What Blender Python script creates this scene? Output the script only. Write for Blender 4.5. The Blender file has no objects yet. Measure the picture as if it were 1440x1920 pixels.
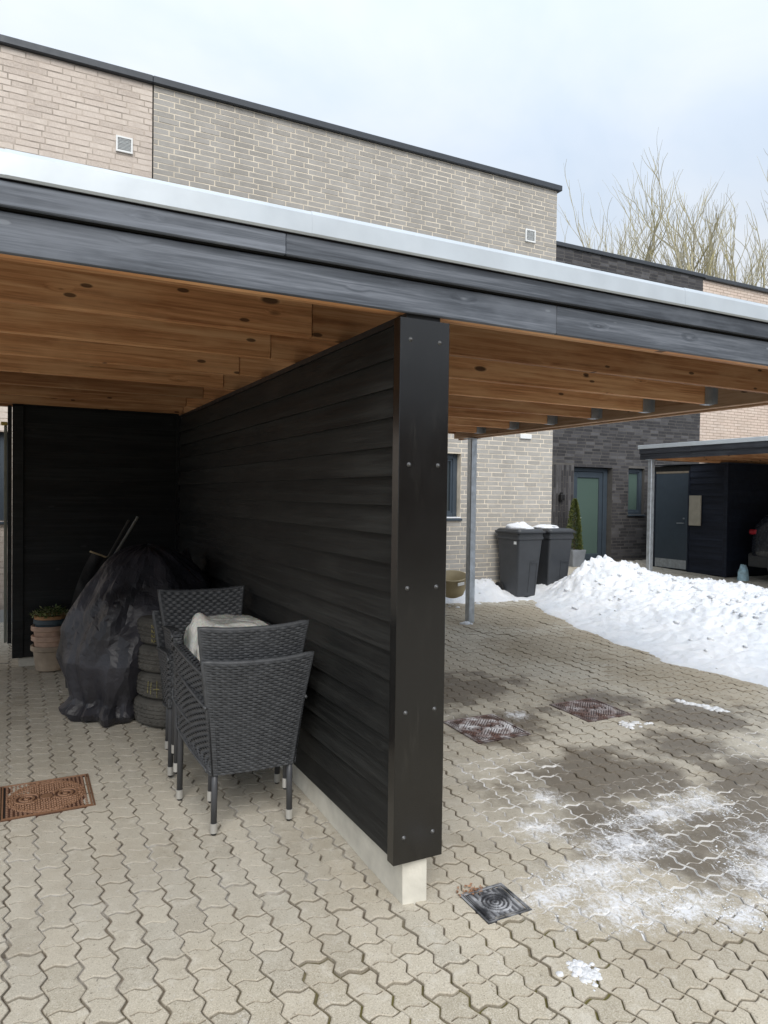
import bpy, math, random
import numpy as np
from math import sin, cos, pi, radians, atan2, sqrt, hypot, exp
from mathutils import Matrix, Vector

sc = bpy.context.scene
COL = sc.collection
R = random.Random(7)
F = 1351.0

# ------------------------------------------------------------------ camera
def cam_axes(yaw, pitch, roll):
    y, p, r = radians(yaw), radians(pitch), radians(roll)
    f = np.array([sin(y)*cos(p), cos(y)*cos(p), -sin(p)])
    rt = np.array([cos(y), -sin(y), 0.0]); up = np.cross(rt, f)
    return f, rt*cos(r)+up*sin(r), -rt*sin(r)+up*cos(r)
CF, CR, CU = cam_axes(27.3, 1.237, 0.755)
CP = np.array([0, 0, 1.63])
cam = bpy.data.cameras.new('camera'); camo = bpy.data.objects.new('camera', cam); COL.objects.link(camo)
camo.matrix_world = Matrix(((CR[0], CU[0], -CF[0], CP[0]), (CR[1], CU[1], -CF[1], CP[1]), (CR[2], CU[2], -CF[2], CP[2]), (0, 0, 0, 1)))
cam.sensor_fit = 'VERTICAL'; cam.sensor_height = 36; cam.sensor_width = 27
cam.lens = F/1920*36; cam.clip_start = 0.05; cam.clip_end = 2000
sc.camera = camo
def proj(P):
    d = np.asarray(P, float)-CP; z = d@CF
    return 720+F*(d@CR)/z, 960-F*(d@CU)/z, z
def vray(px, py):
    return CF+CR*(px-720)/F-CU*(py-960)/F

# ------------------------------------------------------------------ node helpers
class NT:
    def __init__(s, nt): s.nt = nt; s.n = nt.nodes; s.l = nt.links
    def node(s, t, **k):
        x = s.n.new(t)
        for a, b in k.items(): setattr(x, a, b)
        return x
    def put(s, sock, v):
        if v is None: return
        if hasattr(v, 'is_output') or isinstance(v, bpy.types.NodeSocket): s.l.new(v, sock)
        else: sock.default_value = v
    def math(s, op, a, b=None, c=None, clamp=False):
        x = s.node('ShaderNodeMath', operation=op, use_clamp=clamp)
        s.put(x.inputs[0], a); s.put(x.inputs[1], b)
        if c is not None: s.put(x.inputs[2], c)
        return x.outputs[0]
    def vmath(s, op, a, b=None, sc_=None):
        x = s.node('ShaderNodeVectorMath', operation=op)
        s.put(x.inputs[0], a); s.put(x.inputs[1], b)
        if sc_ is not None: s.put(x.inputs[3], sc_)
        return x.outputs['Value'] if op in ('LENGTH', 'DISTANCE', 'DOT_PRODUCT') else x.outputs[0]
    def noise(s, vec, scale, detail=4, rough=.55, dist=0, col=False):
        x = s.node('ShaderNodeTexNoise'); s.put(x.inputs['Vector'], vec)
        x.inputs['Scale'].default_value = scale; x.inputs['Detail'].default_value = detail
        x.inputs['Roughness'].default_value = rough; x.inputs['Distortion'].default_value = dist
        return x.outputs['Color' if col else 'Fac']
    def ramp(s, fac, pts):
        x = s.node('ShaderNodeValToRGB'); s.put(x.inputs[0], fac)
        e = x.color_ramp.elements
        while len(e) < len(pts): e.new(.5)
        for i, (p, c) in enumerate(pts):
            e[i].position = p; e[i].color = (*c, 1) if len(c) == 3 else c
        return x.outputs[0]
    def mr(s, v, a, b, c=0., d=1., smooth=False):
        x = s.node('ShaderNodeMapRange'); s.put(x.inputs[0], v)
        for i, q in enumerate((a, b, c, d)): s.put(x.inputs[i+1], q)
        if smooth: x.interpolation_type = 'SMOOTHSTEP'
        return x.outputs[0]
    def mix(s, fac, a, b, mode='MIX'):
        x = s.node('ShaderNodeMix', data_type='RGBA', blend_type=mode)
        s.put(x.inputs[0], fac)
        s.put(x.inputs[6], (*a, 1) if isinstance(a, tuple) and len(a) == 3 else a)
        s.put(x.inputs[7], (*b, 1) if isinstance(b, tuple) and len(b) == 3 else b)
        return x.outputs[2]
    def scalev(s, vec, v):
        return s.vmath('MULTIPLY', vec, v)
    def bump(s, h, strength=.3, dist=.01, normal=None):
        x = s.node('ShaderNodeBump'); s.put(x.inputs['Height'], h)
        x.inputs['Strength'].default_value = strength; x.inputs['Distance'].default_value = dist
        if normal is not None: s.l.new(normal, x.inputs['Normal'])
        return x.outputs[0]
def newmat(name):
    m = bpy.data.materials.new(name); m.use_nodes = True
    t = NT(m.node_tree); b = m.node_tree.nodes['Principled BSDF']
    m['b'] = 1
    return m, t, b
def geo_pos(t): return t.node('ShaderNodeNewGeometry').outputs['Position']
def obj_co(t): return t.node('ShaderNodeTexCoord').outputs['Object']
def obj_rnd(t): return t.node('ShaderNodeObjectInfo').outputs['Random']
def att(t, n): return t.node('ShaderNodeAttribute', attribute_name=n).outputs['Fac']

def plain(name, col, rough=.6, metal=0., var=.15, nscale=6., bump=0., bscale=80., spec=.5, coat=0.):
    m, t, b = newmat(name)
    p = obj_co(t)
    n = t.noise(p, nscale, 5)
    c = t.mix(t.mr(n, .3, .7), tuple(x*(1-var) for x in col), tuple(min(1, x*(1+var)) for x in col))
    t.put(b.inputs['Base Color'], c)
    t.put(b.inputs['Roughness'], t.mr(t.noise(p, nscale*2.3, 3), .3, .7, max(0, rough-.08), min(1, rough+.08)))
    b.inputs['Metallic'].default_value = metal
    b.inputs['Specular IOR Level'].default_value = spec
    b.inputs['Coat Weight'].default_value = coat
    if bump: t.put(b.inputs['Normal'], t.bump(t.noise(p, bscale, 4), bump, .004))
    return m

# ------------------------------------------------------------------ world (bright thin overcast)
w = bpy.data.worlds.new('World'); sc.world = w; w.use_nodes = True
t = NT(w.node_tree); bg = w.node_tree.nodes['Background']
SUN_EL, SUN_AZ = 42, 200      # azimuth clockwise from +Y
sky = t.node('ShaderNodeTexSky'); sky.sky_type = 'NISHITA'; sky.sun_disc = False
sky.sun_elevation = radians(SUN_EL); sky.sun_rotation = radians(SUN_AZ); sky.air_density = 1.2; sky.dust_density = 3
d = t.node('ShaderNodeTexCoord').outputs['Generated']
sep = t.node('ShaderNodeSeparateXYZ'); t.l.new(d, sep.inputs[0])
zz = t.math('MAXIMUM', sep.outputs[2], 0.)
dd = t.vmath('DIVIDE', d, None)
cb = t.node('ShaderNodeCombineXYZ')
zden = t.math('ADD', zz, .35)
t.put(cb.inputs[0], t.math('DIVIDE', sep.outputs[0], zden)); t.put(cb.inputs[1], t.math('DIVIDE', sep.outputs[1], zden))
cl = t.noise(cb.outputs[0], .75, 5, .5, .3)
cl2 = t.noise(cb.outputs[0], 2.6, 5, .55, .4)
clm = t.math('ADD', t.math('MULTIPLY', cl, .75), t.math('MULTIPLY', cl2, .25))
cloudcol = t.ramp(clm, [(.36, (.56, .68, .84)), (.47, (.69, .78, .90)), (.56, (.82, .87, .94)), (.68, (.90, .915, .955))])
lum = t.math('ADD', .59, t.math('MULTIPLY', zz, 1.05))
cloud = t.vmath('SCALE', cloudcol, None, lum)
nsky = t.vmath('SCALE', sky.outputs[0], None, .1)
tot = t.mix(.93, nsky, cloud)
t.l.new(tot, bg.inputs['Color']); bg.inputs['Strength'].default_value = 1.0
sun = bpy.data.lights.new('sun', 'SUN'); sun.energy = 2.3; sun.angle = radians(40); sun.color = (1, .955, .89)
suno = bpy.data.objects.new('sun', sun); COL.objects.link(suno)
sd = Vector((sin(radians(SUN_AZ))*cos(radians(SUN_EL)), cos(radians(SUN_AZ))*cos(radians(SUN_EL)), sin(radians(SUN_EL))))
suno.rotation_euler = sd.to_track_quat('Z', 'Y').to_euler(); suno.location = (0, 0, 30)
sc.view_settings.view_transform = 'Standard'; sc.view_settings.look = 'None'
sc.view_settings.exposure = 0.16; sc.view_settings.gamma = 1.0; sc.view_settings.use_curve_mapping = False
sc.render.engine = 'CYCLES'; sc.cycles.max_bounces = 8; sc.cycles.use_denoising = True

# ------------------------------------------------------------------ ground plane
SL, GY0 = .035, 2.4
def gz(y): return SL*(min(y, 13)-GY0)
def gpt(px, py):
    dr = vray(px, py); tt = (-SL*GY0-CP[2])/(dr[2]-SL*dr[1]); return CP+dr*tt

# ------------------------------------------------------------------ mesh builder
class MB:
    def __init__(s): s.v = []; s.f = []; s.rnd = []; s.edge = []; s.cur = 0.; s.ce = 0.
    def add(s, vs, fs, rnd=None, edge=None):
        o = len(s.v); s.v.extend([tuple(map(float, x)) for x in vs])
        s.f.extend([tuple(i+o for i in q) for q in fs])
        s.rnd.extend([s.cur if rnd is None else rnd]*len(vs))
        s.edge.extend(edge if edge is not None else [0.]*len(vs))
        return s
    def box(s, x0, x1, y0, y1, z0, z1, rnd=None, bev=0., skip=()):
        if bev:
            return s.bbox(x0, x1, y0, y1, z0, z1, bev, rnd)
        v = [(x0,y0,z0),(x1,y0,z0),(x1,y1,z0),(x0,y1,z0),(x0,y0,z1),(x1,y0,z1),(x1,y1,z1),(x0,y1,z1)]
        f = {'b':(0,3,2,1),'t':(4,5,6,7),'f':(0,1,5,4),'r':(1,2,6,5),'k':(2,3,7,6),'l':(3,0,4,7)}
        return s.add(v, [q for k, q in f.items() if k not in skip], rnd)
    def bbox(s, x0, x1, y0, y1, z0, z1, b, rnd=None):
        lim = [(x0, x1), (y0, y1), (z0, z1)]; cx, cy, cz = [(a+c)/2 for a, c in lim]
        vs = []; idx = {}
        for sx in (0, 1):
            for sy in (0, 1):
                for sz in (0, 1):
                    c = [lim[0][sx], lim[1][sy], lim[2][sz]]; sg = [1 if sx == 0 else -1, 1 if sy == 0 else -1, 1 if sz == 0 else -1]
                    for a in range(3):
                        p = [c[i]+(0 if i == a else sg[i]*b) for i in range(3)]
                        idx[(sx, sy, sz, a)] = len(vs); vs.append(p)
        fs = []
        def fc(q, out):
            a, b2, c2 = [np.array(vs[i]) for i in q[:3]]
            n = np.cross(b2-a, c2-b2)
            m = sum(np.array(vs[i]) for i in q)/len(q)-np.array([cx, cy, cz])
            fs.append(tuple(q) if n@m > 0 else tuple(reversed(q)))
        for a in range(3):
            o1, o2 = [i for i in range(3) if i != a]
            for sA in (0, 1):
                q = []
                for (p1, p2) in ((0,0),(1,0),(1,1),(0,1)):
                    k = [0,0,0]; k[a] = sA; k[o1] = p1; k[o2] = p2; q.append(idx[(*k, a)])
                fc(q, 0)
        for a in range(3):
            o1, o2 = [i for i in range(3) if i != a]
            for p1 in (0, 1):
                for p2 in (0, 1):
                    k0 = [0,0,0]; k0[o1] = p1; k0[o2] = p2; k1 = list(k0); k1[a] = 1
                    fc([idx[(*k0, o1)], idx[(*k1, o1)], idx[(*k1, o2)], idx[(*k0, o2)]], 0)
        for sx in (0,1):
            for sy in (0,1):
                for sz in (0,1): fc([idx[(sx,sy,sz,0)], idx[(sx,sy,sz,1)], idx[(sx,sy,sz,2)]], 0)
        return s.add(vs, fs, rnd)
    def tube(s, p0, p1, r0, r1=None, n=8, caps=True, rnd=None):
        r1 = r0 if r1 is None else r1
        p0, p1 = np.array(p0, float), np.array(p1, float); d = p1-p0; L = np.linalg.norm(d)
        if L < 1e-9: return s
        d /= L; a = np.cross(d, [0, 0, 1.]) if abs(d[2]) < .95 else np.cross(d, [1., 0, 0]); a /= np.linalg.norm(a); b = np.cross(d, a)
        vs = []
        for p, r in ((p0, r0), (p1, r1)):
            for i in range(n):
                an = 2*pi*i/n; vs.append(p+(a*cos(an)+b*sin(an))*r)
        fs = [(i, (i+1) % n, n+(i+1) % n, n+i) for i in range(n)]
        if caps: fs += [tuple(range(n-1, -1, -1)), tuple(range(n, 2*n))]
        return s.add(vs, fs, rnd)
    def sweep(s, pts, r, n=8, rnd=None):
        pts = [np.array(p, float) for p in pts]; m = len(pts); vs = []; ref = None
        for i in range(m):
            d = pts[min(m-1, i+1)]-pts[max(0, i-1)]; d /= np.linalg.norm(d)
            if ref is None:
                ref = np.cross(d, [0, 0, 1.]) if abs(d[2]) < .9 else np.cross(d, [1., 0, 0])
            a = ref-d*(ref@d); a /= np.linalg.norm(a); ref = a; b = np.cross(d, a)
            rr = r[i] if isinstance(r, (list, tuple)) else r
            for k in range(n): an = 2*pi*k/n; vs.append(pts[i]+(a*cos(an)+b*sin(an))*rr)
        fs = [(i*n+k, i*n+(k+1) % n, (i+1)*n+(k+1) % n, (i+1)*n+k) for i in range(m-1) for k in range(n)]
        fs += [tuple(range(n-1, -1, -1)), tuple((m-1)*n+k for k in range(n))]
        return s.add(vs, fs, rnd)
    def path(s, pts, r, n=8):
        for i in range(len(pts)-1):
            ra = r[i] if isinstance(r, (list, tuple)) else r; rb = r[i+1] if isinstance(r, (list, tuple)) else r
            s.tube(pts[i], pts[i+1], ra, rb, n, True)
        return s
    def lathe(s, prof, n=32, c=(0, 0, 0), close=False, rnd=None):
        vs = []; fs = []; m = len(prof)
        for i in range(n):
            a = 2*pi*i/n
            for (r, z) in prof: vs.append((c[0]+r*cos(a), c[1]+r*sin(a), c[2]+z))
        for i in range(n):
            j = (i+1) % n
            for k in range(m-1): fs.append((i*m+k, j*m+k, j*m+k+1, i*m+k+1))
            if close: fs.append((i*m+m-1, j*m+m-1, j*m, i*m))
        return s.add(vs, fs, rnd)
    def grid(s, P, nu, nv, closeu=False, rnd=None, flip=False):
        vs = []; 
        NU = nu if closeu else nu+1
        for i in range(NU):
            for j in range(nv+1): vs.append(P(i/nu, j/nv))
        fs = []
        for i in range(nu):
            i2 = (i+1) % NU
            for j in range(nv):
                q = (i*(nv+1)+j, i2*(nv+1)+j, i2*(nv+1)+j+1, i*(nv+1)+j+1)
                fs.append(q[::-1] if flip else q)
        return s.add(vs, fs, rnd)
    def mesh(s, name, smooth=False):
        me = bpy.data.meshes.new(name); me.from_pydata(s.v, [], s.f); 
        a = me.attributes.new('rnd', 'FLOAT', 'POINT'); a.data.foreach_set('value', np.array(s.rnd, dtype=np.float32))
        if any(s.edge):
            a = me.attributes.new('edge', 'FLOAT', 'POINT'); a.data.foreach_set('value', np.array(s.edge, dtype=np.float32))
        if smooth: me.polygons.foreach_set('use_smooth', [True]*len(me.polygons))
        me.update(); return me
    def build(s, name, mat, parent=None, loc=None, smooth=False, rot=None):
        me = s.mesh(name, smooth)
        return link(name, me, mat, parent, loc, rot)
def link(name, me, mat=None, parent=None, loc=None, rot=None):
    o = bpy.data.objects.new(name, me); COL.objects.link(o)
    if mat is not None and me is not None and not me.materials: me.materials.append(mat)
    if parent: o.parent = parent
    if loc is not None: o.location = loc
    if rot is not None: o.rotation_euler = rot
    return o
def thing(name, label, cat, loc=(0, 0, 0), rotz=0, group=None):
    o = bpy.data.objects.new(name, None); COL.objects.link(o); o.empty_display_size = .1
    o.location = loc; o.rotation_euler = (0, 0, rotz); o['label'] = label; o['category'] = cat
    if group: o['group'] = group
    return o
def tag(o, label, cat, group=None):
    o['label'] = label; o['category'] = cat
    if group: o['group'] = group
    return o
def kind(o, k): o['kind'] = k; return o
def copy_thing(root, loc, rotz, label, group=None):
    r = root.copy(); COL.objects.link(r); r.location = loc; r.rotation_euler = (0, 0, rotz); r['label'] = label
    if group: r['group'] = group
    for ch in list(root.children):
        c = ch.copy(); COL.objects.link(c); c.parent = r
        for g in list(ch.children):
            q = g.copy(); COL.objects.link(q); q.parent = c
    return r

# fast value noise on numpy arrays
_rs = np.random.RandomState(3); _T = _rs.rand(64, 64)
def vn(x, y):
    xi = np.floor(x).astype(int); yi = np.floor(y).astype(int); fx = x-xi; fy = y-yi
    fx = fx*fx*(3-2*fx); fy = fy*fy*(3-2*fy)
    g = lambda a, b: _T[a % 64, b % 64]
    return (g(xi, yi)*(1-fx)+g(xi+1, yi)*fx)*(1-fy)+(g(xi, yi+1)*(1-fx)+g(xi+1, yi+1)*fx)*fy
def fbm(x, y, o=5):
    x = np.asarray(x, float); y = np.asarray(y, float); s = 0; a = .5
    for i in range(o): s = s+a*(vn(x*2**i+i*17.3, y*2**i+i*9.1)-.5); a *= .5
    return s

# ------------------------------------------------------------------ materials
def brick_mat(name, cols, speck, rough=.9, streak=None, darkspots=0.):
    m, t, b = newmat(name); p = geo_pos(t)
    rn = t.math('FRACT', t.math('ADD', att(t, 'rnd'), obj_rnd(t)))
    c = t.ramp(rn, [(i/(len(cols)-1), k) for i, k in enumerate(cols)])
    n = t.noise(p, 55, 5, .65); n2 = t.noise(p, 9, 3)
    c = t.mix(t.mr(n, .35, .7, 0, .55), c, speck)
    c = t.mix(t.mr(n2, .3, .75, 0, .3), c, tuple(x*.72 for x in cols[0]), 'MIX')
    big_ = t.noise(t.scalev(p, (1., 1., .45)), 1.1, 6, .65); c = t.mix(t.mr(big_, .46, .7, 0, .38), c, tuple(x*.62 for x in cols[0])); c = t.mix(t.mr(t.noise(p, 3.3, 6, .7), .58, .75, 0, .35), c, speck)
    if streak:
        pn = t.noise(t.scalev(p, (14., 1., 60.)), 1., 3)
        c = t.mix(t.mr(pn, .55, .72, 0, .7), c, streak)
    b.inputs['Roughness'].default_value = rough; b.inputs['Specular IOR Level'].default_value = .3
    t.put(b.inputs['Base Color'], c)
    t.put(b.inputs['Normal'], t.bump(n, .5, .004))
    return m
M = {}
M['brick_grey'] = brick_mat('grey_brick', [(.34,.325,.30), (.40,.385,.36), (.43,.415,.39), (.385,.37,.345), (.33,.315,.29)], (.49,.475,.45))
M['brick_pink'] = brick_mat('pink_brick', [(.50,.43,.375), (.64,.56,.495), (.60,.52,.455), (.70,.62,.55), (.62,.54,.47)], (.82,.75,.68))
M['brick_dark'] = brick_mat('dark_brick', [(.026,.025,.028), (.05,.048,.053), (.036,.034,.037), (.14,.138,.146), (.03,.029,.032)], (.085,.085,.09), .6)
M['brick_peach'] = brick_mat('peach_brick', [(.58,.48,.41), (.66,.55,.47), (.62,.50,.43), (.70,.60,.53)], (.74,.64,.57))
M['mortar_cream'] = plain('cream_mortar', (.68, .615, .51), .95, bump=.4, var=.22)
M['mortar_pink'] = plain('pink_mortar', (.46, .40, .345), .95, bump=.4, var=.35, nscale=9)
M['mortar_dark'] = plain('dark_mortar', (.10, .095, .09), .9, bump=.4)
M['coping'] = plain('anthracite_coping', (.055, .062, .072), .45, var=.06, metal=.3)
M['frame'] = plain('blue_grey_frame', (.045, .062, .082), .45, var=.08)
M['concrete'] = plain('concrete', (.62, .60, .53), .9, var=.14, nscale=8, bump=.6, bscale=45)
M['plinth'] = plain('plinth', (.42, .43, .43), .9, var=.12, bump=.3)
M['steel'] = plain('galvanised_steel', (.50, .54, .58), .42, metal=.75, var=.2, nscale=14)
M['flash'] = plain('light_metal_flashing', (.56, .61, .65), .36, metal=.35, var=.10, nscale=3.1, bump=.12, bscale=7)
M['white_plastic'] = plain('white_plastic', (.78, .80, .80), .5, var=.04)
M['screw'] = plain('screw_metal', (.12, .12, .12), .3, metal=.6)
M['black_paint'] = plain('black_paint', (.012, .012, .013), .5)
M['void'] = plain('dark_void', (.01, .01, .01), .9)

def glass_mat(name, col, rough=.04):
    m, t, b = newmat(name); b.inputs['Base Color'].default_value = (*col, 1); b.inputs['Roughness'].default_value = rough
    b.inputs['Specular IOR Level'].default_value = .8
    t.put(b.inputs['Normal'], t.bump(t.noise(geo_pos(t), 1.5, 2), .05, .05))
    return m
M['glass'] = glass_mat('window_glass', (.03, .04, .045))
M['frosted'] = glass_mat('frosted_green_glass', (.085, .13, .115), .22)
# weathered black fascia timber (silvered), grain along X
def timber(name, c0, c1, c2, axis, knot, rough=.75, gscale=1., bump=.35, knotcol=(.03, .012, .006), vr=(.82, 1.15)):
    m, t, b = newmat(name); p = obj_co(t); r = obj_rnd(t)
    off = t.node('ShaderNodeCombineXYZ'); t.put(off.inputs[0], t.math('MULTIPLY', r, 37.)); t.put(off.inputs[1], t.math('MULTIPLY', r, 11.)); t.put(off.inputs[2], t.math('MULTIPLY', r, 23.))
    p = t.vmath('ADD', p, off.outputs[0])
    s3 = {'x': (1.3, 38., 38.), 'y': (38., 1.3, 38.), 'z': (38., 38., 1.3)}[axis]
    k3 = {'x': (3.1, 0., 8.5), 'y': (0., 3.1, 8.5), 'z': (8.5, 0., 3.1)}[axis]
    kv = t.node('ShaderNodeTexVoronoi'); t.put(kv.inputs['Vector'], t.scalev(p, k3)); kv.inputs['Scale'].default_value = 1.
    kd = kv.outputs['Distance']
    warp = t.math('MULTIPLY', t.math('SUBTRACT', 1., t.math('MINIMUM', t.math('MULTIPLY', kd, 4.5), 1.)), .6)
    pv = t.scalev(p, tuple(q*gscale for q in s3))
    wv = t.node('ShaderNodeCombineXYZ')
    for i in range(3): t.put(wv.inputs[i], warp)
    pv2 = t.vmath('ADD', pv, wv.outputs[0])
    g = t.noise(pv2, 1., 6, .6, .6); g2 = t.noise(t.scalev(p, tuple(q*.22 for q in s3)), 1., 3, .5, 1.)
    fine = t.noise(t.scalev(pv, (3.2, 3.2, 3.2)), 1., 3, .7)
    gg = t.math('ADD', t.math('MULTIPLY', g, .5), t.math('ADD', t.math('MULTIPLY', g2, .3), t.math('MULTIPLY', fine, .2)))
    c = t.ramp(gg, [(.40, c0), (.5, c1), (.60, c2)])
    blot = t.noise(t.scalev(p, {'x': (2.2, 6., 6.), 'y': (6., 2.2, 6.), 'z': (6., 6., 2.2)}[axis]), 1., 4, .6)
    c = t.mix(t.mr(blot, .48, .68, 0, .55), c, c2)
    hs = t.node('ShaderNodeHueSaturation'); t.put(hs.inputs['Color'], c); t.put(hs.inputs['Value'], t.mr(r, 0, 1, vr[0], vr[1])); c = hs.outputs[0]
    if knot > 0:
        sel = t.math('GREATER_THAN', t.node('ShaderNodeSeparateColor').outputs[0], 0) if False else None
        sc2 = t.node('ShaderNodeSeparateColor'); t.l.new(kv.outputs['Color'], sc2.inputs[0])
        rad = t.mr(sc2.outputs[0], .25, 1., .0, knot)
        kf = t.math('LESS_THAN', kd, rad)
        ks = t.mr(t.math('SUBTRACT', kd, rad), -.01, .045, 1., 0.)
        c = t.mix(t.math('MULTIPLY', ks, .85), c, knotcol)
        kv3 = t.node('ShaderNodeTexVoronoi'); t.put(kv3.inputs['Vector'], t.scalev(p, tuple(q*1.7 for q in k3))); kv3.inputs['Scale'].default_value = 1.
        sc3 = t.node('ShaderNodeSeparateColor'); t.l.new(kv3.outputs['Color'], sc3.inputs[0])
        c = t.mix(t.mr(t.math('SUBTRACT', kv3.outputs['Distance'], t.mr(sc3.outputs[1], .3, 1., -.05, knot)), -.01, .03, .8, 0.), c, knotcol)
    t.put(b.inputs['Base Color'], c)
    t.put(b.inputs['Roughness'], t.mr(g, .3, .7, rough-.08, rough+.1)); b.inputs['Specular IOR Level'].default_value = .35
    t.put(b.inputs['Normal'], t.bump(gg, bump, .006))
    return m
M['fascia'] = timber('weathered_black_timber', (.050, .058, .072), (.095, .108, .130), (.185, .205, .24), 'x', .10, .55, knotcol=(.20, .22, .25))
M['joist'] = timber('stained_joist_timber', (.36, .155, .062), (.60, .29, .128), (.78, .46, .24), 'x', .13, .7, bump=.5, vr=(.62, 1.2))
M['joist_y'] = timber('stained_beam_timber', (.34, .20, .11), (.50, .32, .20), (.62, .45, .31), 'y', .10, .7)
M['board'] = timber('black_board', (.006, .0065, .0065), (.012, .0125, .012), (.026, .027, .0255), 'y', .10, .62, bump=.4, knotcol=(.012, .012, .013))
M['board_x'] = timber('black_board_back', (.005, .006, .0065), (.010, .0115, .012), (.022, .025, .026), 'x', .07, .6, bump=.4, knotcol=(.03, .032, .034))
M['board_blue'] = timber('blue_black_board', (.007, .010, .018), (.012, .016, .028), (.020, .026, .042), 'y', 0, .6)
M['fascia_dark'] = timber('dark_fascia', (.018, .020, .026), (.03, .033, .04), (.05, .055, .065), 'y', .05, .55)
def metal_cap():
    m, t, b = newmat('dark_brown_metal'); b.inputs['Base Color'].default_value = (.006, .0055, .005, 1)
    b.inputs['Metallic'].default_value = .0; b.inputs['Specular IOR Level'].default_value = .7
    p = geo_pos(t); du = t.math('MULTIPLY', t.mr(t.noise(t.scalev(p, (30., 30., 4.)), 1., 6, .75), .52, .75), t.mr(t.noise(p, 3., 4), .4, .65))
    t.put(b.inputs['Base Color'], t.mix(t.math('MULTIPLY', du, .12), (.006, .0055, .005), (.16, .15, .13))); t.put(b.inputs['Roughness'], t.mr(t.noise(p, 5, 3), .3, .7, .17, .24))
    t.put(b.inputs['Normal'], t.bump(t.noise(p, 3.0, 1), .10, .02))
    return m
M['cap'] = metal_cap()
def snow_mat():
    m, t, b = newmat('snow'); p = geo_pos(t)
    n = t.noise(p, 30, 6, .65); n2 = t.noise(p, 2.2, 5)
    c = t.mix(t.mr(n2, .35, .7), (.66, .69, .73), (.78, .79, .81))
    dirt = t.noise(p, 5., 6, .7)
    c = t.mix(t.mr(dirt, .70, .85, 0, .3), c, (.50, .46, .40))
    t.put(b.inputs['Base Color'], c); b.inputs['Roughness'].default_value = .75
    b.inputs['Subsurface Weight'].default_value = .15; b.inputs['Subsurface Radius'].default_value = (.05, .06, .08); b.inputs['Subsurface Scale'].default_value = .3
    t.put(b.inputs['Normal'], t.bump(t.math('ADD', n, t.noise(p, 90, 4, .7)), .5, .012))
    return m
M['snow'] = snow_mat()

# masks on the paving (world positions)
FROST = [(2.28,2.32,.34,.16),(2.20,2.10,.30,.13),(2.42,1.98,.26,.10),(2.58,2.46,.30,.20),(3.02,2.62,.42,.13),(3.30,2.62,.16,.16),(2.95,2.02,.26,.16),(2.62,1.86,.22,.09),
         (3.25,2.15,.30,.20),(1.98,2.28,.20,.10),(2.55,3.0,.10,.12),(3.25,4.15,.10,.12),(2.30,2.75,.16,.12)]
JOINTW = [(2.55,2.22,.95,.40),(3.1,2.55,.85,.55),(2.4,2.9,.5,.4),(2.6,3.4,.45,.35),(2.6,4.25,.5,.2),(3.4,2.0,.9,.35),(4.6,3.0,.8,.35)]
WET = [(3.0,3.05,.70,.42),(3.2,2.30,.75,.45),(2.7,2.65,.5,.35),(3.9,3.3,.5,.3),(3.1,4.9,.8,.55),(4.0,4.2,.6,.3),(3.9,2.7,.6,.4),(2.9,4.0,.5,.35),(4.6,3.6,.6,.4)]
BROWNEDGE = [(5.2,5.6,1.1,.9),(5.4,7.2,1.3,.8),(5.2,4.3,.7,.9),(4.6,8.0,1.,.6)]
def mask(t, p, lst, w0=.6, w1=1.1):
    out = None
    for (x, y, a, b_) in lst:
        v = t.vmath('SUBTRACT', p, (x, y, 0.)); v = t.scalev(v, (1/a, 1/b_, 0.)); L = t.vmath('LENGTH', v)
        f = t.mr(L, w0, w1, 1., 0., smooth=False)
        out = f if out is None else t.math('MAXIMUM', out, f)
    return out
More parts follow.
